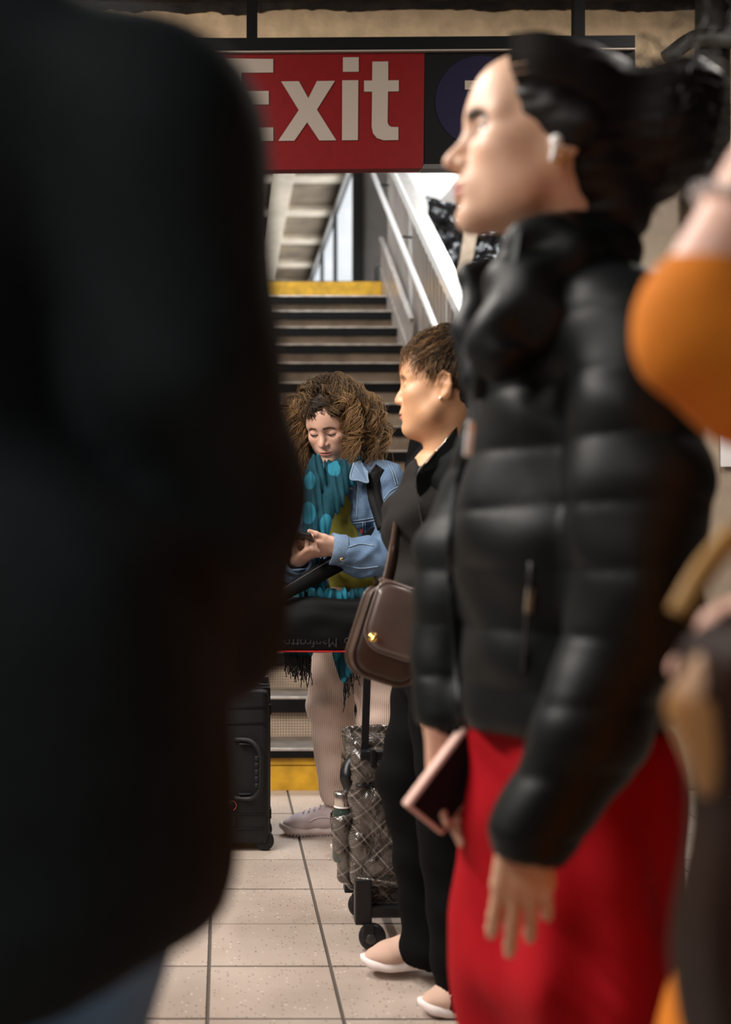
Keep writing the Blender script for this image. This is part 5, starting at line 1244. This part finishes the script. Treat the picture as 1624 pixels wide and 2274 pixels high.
# neck opening at the front
pj.cap(P(1070, 520, 1.49), P(1075, 700, 1.50), .06, .026, k=.008, sub=True)
pjo = mk('puffer_jacket', *pj.mesh(.0058), PUFF, puffer)
def soft(name, parts, m, parent, h=.005, extra=None):
    v = Vol()
    for a, b, ra, rb in parts: v.cap(a, b, ra, rb, k=.02)
    if extra: v.fn(extra)
    return mk(name, *v.mesh(h), m, parent), v
# stand-up collar, hanging open, with zip
soft('collar', [(P(1330, 560, 1.50), P(1230, 545, 1.435), .050, .036), (P(1230, 545, 1.435), P(1160, 545, 1.43), .030, .020), (P(1160, 540, 1.43), P(1140, 640, 1.425), .020, .030), (P(1140, 640, 1.425), P(1100, 780, 1.42), .030, .036),
                (P(1250, 580, 1.44), P(1180, 700, 1.43), .05, .06), (P(1330, 560, 1.5), P(1300, 560, 1.62), .05, .05), (P(1300, 560, 1.62), P(1180, 580, 1.64), .045, .03)], PUFF, pjo, extra=wrinkle(1, .004, 103, [(60, 20, 60), (-50, 40, 70)]))
soft('collar_wing', [(P(1082, 600, 1.585), P(1042, 612, 1.575), .016, .012), (P(1042, 612, 1.575), P(1060, 690, 1.56), .014, .020), (P(1085, 610, 1.585), P(1095, 720, 1.57), .018, .026), (P(1060, 690, 1.56), P(1045, 730, 1.55), .018, .022), (P(1045, 730, 1.55), P(1070, 840, 1.53), .022, .028)], PUFF, pjo)
zl = spline([P(1150, 512, 1.405), P(1135, 600, 1.395), P(1100, 690, 1.39), P(1062, 770, 1.405), P(1046, 860, 1.415), P(1046, 945, 1.41)], 40)
mk('zip', *ribbon(zl, .007, .003, (-.5, -.8, 0)), mat('zip_metal', (.05, .055, .055), .35, metal=.7), pjo, smooth=False)
mk('zip', *tube(spline([P(1110, 560, 1.46), P(1098, 680, 1.43), P(1066, 800, 1.42), P(1052, 900, 1.42), P(1048, 945, 1.415)], 30), .0022, 6), mat('zip_metal_2', (.04, .045, .045), .35, metal=.7), pjo)
sh_ = pj.hit(1045, 965, .004); sh_ = sh_ if sh_ is not None else P(1045, 965, 1.40)
mk('zip_slider', *box(P(1046, 950, 1.40), (.009, .007, .016), .002), STEEL, pjo); mk('zip_pull', *box(P(1042, 985, 1.395), (.0095, .004, .030), .0015, roty(.12)), mat('pull_silver', (.72, .70, .70), .4), pjo)
mk('placket', *tube([p for p in (pj.hit(x, y, .001) for x, y in spline([(1042, 1000), (1015, 1080), (1003, 1200), (1005, 1330), (1015, 1480), (1030, 1630)], 24)) if p is not None], .006, 8, flat=.5), PUFF, pjo)
ph_ = pj.hit(1178, 1300, .003); pq_ = pj.hit(1172, 1365, .004)
if ph_ is not None and pq_ is not None:
    mk('pocket_zip', *tube([ph_ + V3(.002, .002, .05), ph_ + V3(0, .002, 0), pq_ + V3(-.004, .004, -.07)], .0028, 6), mat('pocket_zip', (.02, .02, .02), .4), pjo)
    mk('pocket_pull', *box((ph_ + pq_) / 2 + V3(0, -.003, 0), (.0095, .004, .032), .002, roty(.1)), mat('bronze_pull', (.24, .20, .15), .5), pjo)
mk('hem_band', *tube([p for p in (pj.hit(x, y, .001) for x, y in spline([(1012, 1612), (1050, 1640), (1090, 1662), (1130, 1682)], 12)) if p is not None], .007, 8), PUFF, pjo) 
# red trousers
rt = Vol(); rt.ell((.462, 1.55, .84), (.105, .135, .08), k=.05)
rt.chain([(.478, 1.48, .80), (.468, 1.46, .55), (.470, 1.46, .12)], [.098, .096, .096], k=.05); rt.chain([(.445, 1.62, .80), (.412, 1.63, .55), (.420, 1.64, .12)], [.088, .084, .084], k=.05)
rt.cap((.450, 1.55, .80), (.440, 1.55, .50), .085, .07, k=.05)
rt.fn(wrinkle(1, .011, 111, [(44, 20, 5), (-58, 16, 6), (36, 40, 8), (74, -20, 9)])); rt.fn(wrinkle(1, .004, 112, [(22, 10, 34), (-30, 10, 28)])); rt.plane((0, 0, .05), (0, 0, -1)); rt.plane((0, 0, .86), (0, 0, 1))
mk('red_trousers', *rt.mesh(.007), RED, puffer)
shoe((.53, 1.46, .004), 180, .25, puffer, BLKTR, WHSOLE, None, teeth=False); shoe((.49, 1.64, .004), 180, .25, puffer, BLKTR, WHSOLE, None, teeth=False)
# dark hair drawn back into a loose bun
S3 = uv.hs; uh = Vol(uv.R, uv.o)
uh.ell(np.array([-.020, 0, .040]) * S3, np.array([.102, .083, .090]) * S3); uh.ell(np.array([-.055, 0, -.020]) * S3, np.array([.060, .075, .075]) * S3, k=.03)
for s in (-1, 1): uh.cap(np.array([.030, s * .062, .035]) * S3, np.array([-.020, s * .080, -.012]) * S3, .018 * S3, .018 * S3, k=.02)
uh.ell(np.array([.128, 0, -.014]) * S3, np.array([.072, .11, .086]) * S3, k=.008, sub=True); uh.ell(np.array([.060, 0, -.092]) * S3, np.array([.078, .1, .066]) * S3, k=.01, sub=True)
for s in (-1, 1): uh.cap(np.array([.006, s * .078, .020]) * S3, np.array([-.030, s * .086, .004]) * S3, .016 * S3, .020 * S3, k=.012)
uh.ell(np.array([-.140, 0, .030]), np.array([.075, .085, .085]), k=.03); uh.ell(np.array([-.175, 0, .085]), np.array([.045, .05, .045]), k=.03); uh.ell(np.array([-.10, 0, -.075]), np.array([.05, .06, .05]), k=.03)
uh.fn(wrinkle(1, .0014, 121, [(30, 110, 190), (40, -90, 150), (60, 60, 240)]))
uhV, uhF = uh.mesh(.004)
rs = np.random.RandomState(9); cur, rad_ = [], []; t = np.linspace(0, 1, 26)
for i in range(200):
    c = np.array([-.150, 0, .04]) if rs.rand() < .7 else np.array([-.185, 0, .10]); d = unit(rs.normal(size=3)); p = c + d * np.array([.07, .08, .08]) * rs.uniform(.85, 1.05)
    e = p + unit(np.cross(d, rs.normal(size=3))) * rs.uniform(.03, .07) + d * rs.uniform(0, .03)
    g = spline([p * .8 + c * .2, p, (p + e) / 2 + d * .015, e], 26); a = unit(rs.normal(size=3)); b = unit(np.cross(a, d)); ph = rs.rand() * 6
    g = g + (a * np.cos(ph + t * 16)[:, None] + b * np.sin(ph + t * 16)[:, None]) * (.008 * t)[:, None]
    cur.append(g @ uv.R.T + uv.o); rad_.append(rs.uniform(.0008, .002) * np.interp(t, [0, .7, 1], [1, .8, .2]))
for i in range(260):      # combed-back strands on the side of the head
    s = -1 if rs.rand() < .2 else 1; z0 = rs.uniform(-.005, .115); y0 = s * .080 * math.sqrt(max(0, 1 - ((z0 - .04) / .092) ** 2)); x0 = .066 - 9 * max(0, .08 - z0) ** 2 - .1 * max(0, .07 - z0)
    g = spline([(x0, y0 * .86, z0), (x0 - .05, y0 * 1.05, z0 + .004), (-.07, y0 * .9, .03 + (z0 - .03) * .7), (-.13, y0 * .3, .035)], 26) * S3
    cur.append(g @ uv.R.T + uv.o); rad_.append(np.full(26, rs.uniform(.0008, .0016)))
sV, sF, sC = strands(np.array(cur), np.array(rad_), 3, np.tile([.010, .008, .0075], (len(cur), 26, 1)))
mk('hair', np.vstack([uhV, sV]), np.vstack([uhF, sF + len(uhV)]), HAIRM, puffer, col=np.vstack([np.tile([.0055, .0045, .0045], (len(uhV), 1)), sC]))
eo = hloc(uv, -.006, .083, -.036)
mk('earring', *tube([eo + .007 * V3(math.cos(a), 0, math.sin(a)) + V3(0, -.006, -.006) for a in np.linspace(0, 6.28, 18)], .0022, 8), GOLD, puffer)
eb = Vol(); eb.ell(eo + V3(-.006, -.008, .012), (.0075, .007, .008)); eb.cap(eo + V3(-.006, -.010, .010), eo + V3(-.012, -.010, -.012), .0035, .003, k=.006); mk('earbud', *eb.mesh(.0016), mat('earbud_white', (.75, .75, .75), .3), puffer)
# phone with pink case in her far hand
pl = unit(V3(.60, .10, .76)); ps = V3(.0293, .018, -.0477); ps = unit(ps - pl * np.dot(pl, ps)); pn2 = np.cross(pl, ps); pn2 = pn2 if pn2[1] < 0 else -pn2
PR2 = np.stack([pl, np.cross(pn2, pl), pn2], 1); po = P(1010, 1722, 1.62)
PINK = mat('pink_case', (.66, .42, .36), .55)
r = phone('phone', po, PR2, (.152, .078, .016), PINK, GLASS, 'phone in pink case hanging from the hand of the red-trousered woman')
gp = po + PR2 @ V3(-.015, .050, -.006) if np.dot(PR2 @ V3(0, 1, 0), V3(1, 0, 0)) > 0 else po + PR2 @ V3(-.015, -.050, -.006)
mk('ring_grip', *tube([gp + PR2 @ V3(.017 * math.cos(a), .014 * math.sin(a), 0) for a in np.linspace(0, 6.28, 20)], .004, 8), PINK, r)
# ================================================================== man in black at the left, close to the lens
BLKCO = mat('black_wool', (.010, .0145, .018), .8, spec=.16, noise=.3, nscale=14, bump=.25, bscale=160, bdist=.002)
JEANS = denim_material('blue_jeans', (.10, .20, .35))
SK4 = (.55, .33, .24)
mo = V3(-.265, .80, 1.655)
mv = head_vol(mo, 100, 0, 0, 1.07, V3(-.265, .84, 1.43), .058, eyes='open', jaw=.004)
mc = Vol(); mc.cap((-.265, .84, 1.47), (-.26, .84, 1.35), .058, .1, k=.05); mc.cap((-.26, .84, 1.36), (-.26, .84, .95), .12, .12, k=.06); mc.cap((-.08, .82, 1.38), (-.44, .86, 1.38), .05, .05, k=.05)
mc.chain([(-.08, .82, 1.38), (-.045, .86, 1.18), (-.10, 1.02, 1.02)], [.05, .042, .032], k=.03); mc.chain([(-.44, .86, 1.38), (-.50, .88, 1.12), (-.46, .98, .92)], [.05, .042, .032], k=.03)
mc.chain([(-.16, .85, .9), (-.15, .87, .47), (-.15, .89, .09)], [.085, .06, .04], k=.04); mc.chain([(-.36, .85, .9), (-.37, .80, .47), (-.37, .76, .09)], [.085, .06, .04], k=.04)
MHV, MHF = mv.mesh(.005); McV, McF = mc.mesh(.016)
V, F, C = join([(MHV, MHF, head_colors(MHV, mv, SK4, (.4, .15, .12), (.03, .02, .015))), (McV, McF, SK4)])
man = tag(mk('person', V, np.array(F), SKINM, col=C, base=(-.26, .84, 0)), 'blurred person in long black jacket and blue jeans, back to the camera at left', 'person')
mj = Vol(); XZ = V3(0, 1, 0)
mj.chain([(-.255, .845, 1.36), (-.245, .85, 1.10), (-.235, .85, .86)], [.165, .165, .185], k=.06, sq=(XZ, .78))
mj.cap((-.135, .86, 1.04), (-.112, .855, .88), .145, .125, k=.05)
mj.plane((-.1, 0, .800), (.16, 0, -1), k=.015)
mj.cap((-.245, .84, 1.44), (-.075, .82, 1.375), .075, .080, k=.06); mj.cap((-.285, .84, 1.44), (-.45, .86, 1.375), .075, .080, k=.06)
mj.chain([(-.065, .82, 1.375), (-.050, .83, 1.22), (-.022, .88, 1.13)], [.082, .070, .064], k=.03); mj.chain([(-.020, .90, 1.13), (-.035, .96, 1.02), (-.09, 1.02, .95)], [.066, .066, .055], k=.03)
mj.chain([(-.455, .86, 1.375), (-.50, .88, 1.14), (-.46, .98, .94)], [.082, .070, .055], k=.03)
mj.cap((-.265, .84, 1.50), (-.265, .84, 1.60), .062, .07, k=.004, sub=True)
mj.fn(wrinkle(1, .012, 131, [(16, 10, 9), (-20, 12, 7), (11, 18, 14)]))
mk('black_jacket', *mj.mesh(.011), BLKCO, man)
hd = Vol(); hd.chain([V3(-.265, .85, 1.475) + .085 * V3(math.cos(a), math.sin(a), 0) for a in np.linspace(0, 6.28, 14)], [.034] * 14, k=.02); hd.fn(wrinkle(30, .006, 133)); mk('hood', *hd.mesh(.01), BLKCO, man)
mt_ = Vol(); mt_.ell((-.25, .86, .90), (.165, .115, .12), k=.05); mt_.chain([(-.145, .86, .86), (-.150, .87, .47), (-.15, .89, .10)], [.108, .082, .068], k=.03); mt_.chain([(-.35, .86, .86), (-.37, .80, .47), (-.37, .76, .10)], [.108, .082, .068], k=.03)
mt_.fn(wrinkle(1, .006, 135, [(26, 10, 30), (-22, 14, 40)])); mjn = mk('blue_jeans', *mt_.mesh(.011), JEANS, man)
def mseam(pts, r, m, name):
    q = [p for p in (mt_.hit(x, y, .001) for x, y in spline(pts, 16)) if p is not None]
    if len(q) > 4: mk(name, *tube(q, r, 6), m, mjn)
mseam([(40, 2110), (100, 2150), (180, 2180), (290, 2165)], .0045, denim_material('jeans_seam', (.15, .2, .26)), 'pocket_seam'); mseam([(60, 2090), (55, 2180), (40, 2274)], .004, denim_material('jeans_seam_2', (.13, .18, .24)), 'pocket_seam')
mh = Vol(mv.R, mv.o); mh.ell((-.018, 0, .045), (.108, .09, .096)); mh.ell((.12, 0, -.01), (.07, .1, .09), k=.01, sub=True); mh.ell((.06, 0, -.09), (.1, .12, .075), k=.01, sub=True); mh.fn(wrinkle(90, .004, 137))
hV_, hF_ = mh.mesh(.006); mk('hair', hV_, hF_, HAIRM, man, col=np.tile([.02, .014, .01], (len(hV_), 1)))
shoe((-.15, .80, .004), 85, .28, man, BLKTR, WHSOLE, None, teeth=False); shoe((-.37, .68, .004), 88, .28, man, BLKTR, WHSOLE, None, teeth=False)

# ================================================================== person in orange at the right edge
ORANGE = mat('orange_knit', (.52, .155, .012), .85, spec=.2, noise=.12, nscale=18, bump=.3, bscale=140, bdist=.002)
SK5 = (.62, .36, .28)
RX = .585
rv = head_vol(V3(RX + .09, 1.0, 1.52), 190, 0, 0, 1.0, V3(RX + .07, .98, 1.32), .05, eyes='open')
fa0, fa1 = P(1560, 650, .85), P(1712, 350, .84)
rhd2 = hand_vol(fa1, unit(fa1 - fa0), (.6, .2, -.6), 1, .97, curl=((28, 40, 24),) * 4, fore=fa0 * .9 + fa1 * .1)
rg = Vol(); rg.cap((RX, .94, 1.36), (RX, .95, 1.0), .09, .1, k=.05); rg.chain([(RX - .04, .90, 1.27), P(1585, 745, .86), fa0], [.032, .028, .028], k=.01); rg.cap(fa0 * .9 + fa1 * .1, fa1, .033, .026, k=.01)
rg.chain([(RX + .1, 1.08, 1.28), (RX + .06, 1.0, 1.05), P(1900, 1285, .80)], [.045, .036, .028], k=.03); rg.chain([(RX - .05, .93, .9), (RX - .05, .93, .48), (RX - .05, .93, .08)], [.08, .055, .04], k=.04); rg.chain([(RX + .09, .99, .9), (RX + .08, 1.0, .48), (RX + .08, 1.0, .08)], [.08, .055, .04], k=.04)
lw2 = P(1880, 1290, .80); lhd2 = hand_vol(lw2, (-.80, .0, -.50), (.3, .55, -.6), -1, .97, curl=((40, 60, 34), (44, 62, 34), (46, 64, 34), (48, 64, 34)), fore=P(1930, 1270, .82), thumb=(.7, .3, .5, 10))
a1 = rv.mesh(.005); a2 = rhd2.mesh(.004); a3 = rg.mesh(.008); a4 = lhd2.mesh(.004)
V, F, C = join([(a1[0], a1[1], head_colors(a1[0], rv, SK5, (.4, .13, .11), (.04, .03, .02))), (a2[0], a2[1], SK5), (a3[0], a3[1], SK5), (a4[0], a4[1], SK5)])
orange = tag(mk('person', V, np.array(F), SKINM, col=C, base=(RX, .95, 0)), 'blurred person in orange knit at the right edge with raised bare forearm', 'person')
oj = Vol(); oj.chain([(RX, .94, 1.30), (RX, .95, 1.06)], [.125, .12], k=.05); oj.chain([(RX + .01, .95, 1.06), (RX - .005, .93, .86), (RX - .020, .92, .55)], [.120, .170, .235], k=.05)
oj.chain([(RX - .03, .91, 1.255), P(1690, 815, .86), P(1582, 742, .855)], [.074, .058, .043], k=.03); oj.chain([P(1582, 742, .855), P(1556, 672, .853)], [.043, .0405], k=.02)
oj.chain([(RX + .1, 1.08, 1.27), (RX + .07, 1.0, 1.06), P(1930, 1280, .82)], [.075, .065, .05], k=.03); oj.plane((0, 0, .5), (0, 0, -1))
oj.fn(wrinkle(1, .007, 141, [(22, 14, 20), (-26, 10, 16), (18, 20, -24)])); mk('orange_knit', *oj.mesh(.009), ORANGE, orange)
rh_ = Vol(rv.R, rv.o); rh_.ell((-.02, 0, .045), (.105, .09, .095)); rh_.ell((.12, 0, -.01), (.07, .1, .09), k=.01, sub=True); rh_.ell((-.06, 0, -.03), (.06, .08, .1), k=.03); rh_.ell((.06, 0, -.09), (.09, .12, .075), k=.01, sub=True)
hV_, hF_ = rh_.mesh(.007); mk('hair', hV_, hF_, HAIRM, orange, col=np.tile([.03, .02, .013], (len(hV_), 1)))
CRYS = mat('crystal', (.85, .85, .88), .06, metal=.6)
fd = unit(fa1 - fa0); a_, b_, _ = frame(fd); bcen = fa0 * .38 + fa1 * .62
br = mk('bracelet', *tube([bcen + .0335 * (math.cos(q) * a_ + math.sin(q) * b_) for q in np.linspace(0, 6.28, 30)], .0022, 6), SILVER, orange)
for q in np.linspace(0, 6.28, 14, endpoint=False): mk('crystal', *lathe([(.0008, -.0045), (.004, -.002), (.0045, .001), (.001, .005)], 8, bcen + .036 * (math.cos(q) * a_ + math.sin(q) * b_), math.cos(q) * a_ + math.sin(q) * b_), CRYS, br, smooth=False)
shoe((RX, .93, .004), 180, .25, orange, BLKTR, WHSOLE, None, teeth=False); shoe((RX + .13, 1.0, .004), 180, .25, orange, BLKTR, WHSOLE, None, teeth=False)
# brown tote she holds in front
TAN = mat('tan_leather', (.33, .155, .05), .5, noise=.2, nscale=12); DKBR = mat('dark_brown_leather', (.016, .005, .0025), .6, spec=.15, noise=.3, nscale=10)
tt = tag(empty('tote_bag', P(1660, 2300, .72)), 'dark brown leather tote with tan pouch held by the person in orange', 'bag')
tv2 = Vol(); c0 = P(1715, 1905, .74); tv2.rbox(c0, (.047, .055, .145), .03); tv2.fn(wrinkle(1, .004, 151, [(30, 20, 24), (-24, 10, 34)])); mk('bag_body', *tv2.mesh(.007), DKBR, tt)
tp2 = Vol(); tp2.cap(P(1548, 1580, .74), P(1585, 1730, .74), .017, .013, k=.02); tp2.cap(P(1590, 1490, .74), P(1615, 1640, .74), .016, .018, k=.02); tp2.fn(wrinkle(40, .003, 153)); mk('tan_pouch', *tp2.mesh(.005), TAN, tt)
mk('tan_strap', *ribbon(spline([P(1512, 1366, .79), P(1540, 1315, .79), P(1578, 1255, .80), P(1640, 1180, .82)], 14), .016, .005, (0, -1, 0)), mat('tan_strap', (.42, .23, .07), .5), tt)
mk('handle', *tube(spline([P(1600, 1560, .72), P(1598, 1470, .735), P(1612, 1400, .76), P(1660, 1380, .77), P(1710, 1420, .75), P(1720, 1560, .72)], 24), .010, 10), DKBR, tt)

# ================================================================== black hard case by the stairs
case_m = mat('case_plastic', (.0075, .0075, .008), .55, spec=.3, bump=.3, bscale=260, bdist=.001); case_g = mat('case_grey', (.10, .11, .115), .35, metal=.4)
CY = 4.0
def CP(px, py, dy=0.0): return P(px, py, CY) + V3(0, dy, 0)
x0, x1 = CP(372, 0)[0], CP(600, 0)[0]; zt = CP(0, 1534)[2]; xc = (x0 + x1) / 2
cs = tag(empty('suitcase', V3(xc, CY + .11, 0)), 'black hard plastic wheeled equipment case standing upright beside stairs', 'suitcase')
mk('shell', *box(V3(xc, CY + .155, zt / 2 + .012), (x1 - x0, .13, zt - .024), .022), case_m, cs); mk('lid', *box(V3(xc, CY + .045, zt / 2 + .012), (x1 - x0 - .004, .09, zt - .026), .026), case_m, cs)
mk('rim', *box(V3(xc, CY + .09, zt / 2 + .012), (x1 - x0 + .010, .02, zt - .02), .008), case_m, cs)
for py in (1571, 1606, 1808, 1840): mk('rib', *tube([CP(384, py, -.001), CP(490, py, -.002), CP(588, py, -.001)], .0032, 8), case_m, cs)
for py in (1583, 1818):
    l = mk('latch', *box(CP(601, py, .085), (.012, .04, .036), .004), case_m, cs)
hg = mk('handle', *tube(spline([CP(520, 1642, .0), CP(553, 1642, -.016), CP(568, 1652, -.026), CP(578, 1672, -.03), CP(578, 1710, -.03), CP(577, 1745, -.03), CP(568, 1764, -.026), CP(552, 1772, -.016), CP(518, 1772, .0)], 34), .009, 10), case_m, cs)
for k in range(5): mk('grip_ridge', *box(CP(570, 1680 + k * 15, -.032), (.014, .014, .017), .004), case_g if False else case_m, hg)
for py in (1641, 1651, 1762, 1772): mk('handle_lug', *box(CP(545, py, -.006), (.045, .022, .007), .003), case_m, cs)
bd = mk('badge', *lathe([(.016, -.002), (.017, .002), (.0165, .004), (.004, .0042)], 26, CP(514, 1788, -.0005), (0, -1, 0)), case_m, cs)
mk('badge_ring', *tube([CP(514, 1788, -.006) + .0165 * V3(math.cos(q), 0, math.sin(q)) for q in np.linspace(-1.2, 1.3, 20)], .0016, 6), mat('badge_red', (.55, .09, .09), .5), bd)
mk('tag_plate', *box(CP(495, 1855, -.002), (.012, .004, .022), .001), case_g, cs); mk('pull_recess', *box(CP(518, 1825, -.002), (.02, .006, .035), .003), case_m, cs)
for px, dy in ((588, .03), (588, .19), (384, .19)):
    w = mk('wheel', *lathe([(.008, -.016), (.030, -.016), (.033, -.012), (.033, .012), (.030, .016), (.008, .016)], 26, V3(CP(px, 0)[0], CY + dy, .034), (0, 1, 0)), case_m, cs)
    mk('axle', *lathe([(.004, 0), (.005, .002), (.001, .004)], 12, V3(CP(px, 0)[0], CY + dy - .016, .034), (0, -1, 0)), case_g, w)
mk('foot', *box(V3(CP(498, 0)[0], CY + .03, .012), (.016, .04, .024), .003), case_m, cs); mk('foot', *box(V3(CP(392, 0)[0], CY + .03, .012), (.04, .04, .024), .003), case_m, cs)
hs_ = mk('pull_handle', *tube([CP(430, 1524, .14), CP(520, 1524, .14), CP(592, 1524, .14)], .012, 12), case_g, cs)
mk('handle_knuckle', *tube([CP(592, 1514, .12), CP(594, 1522, .13), CP(597, 1536, .14)], .011, 10), case_g, hs_); mk('handle_plate', *box(CP(580, 1531, .12), (.06, .05, .012), .004), case_g, hs_)
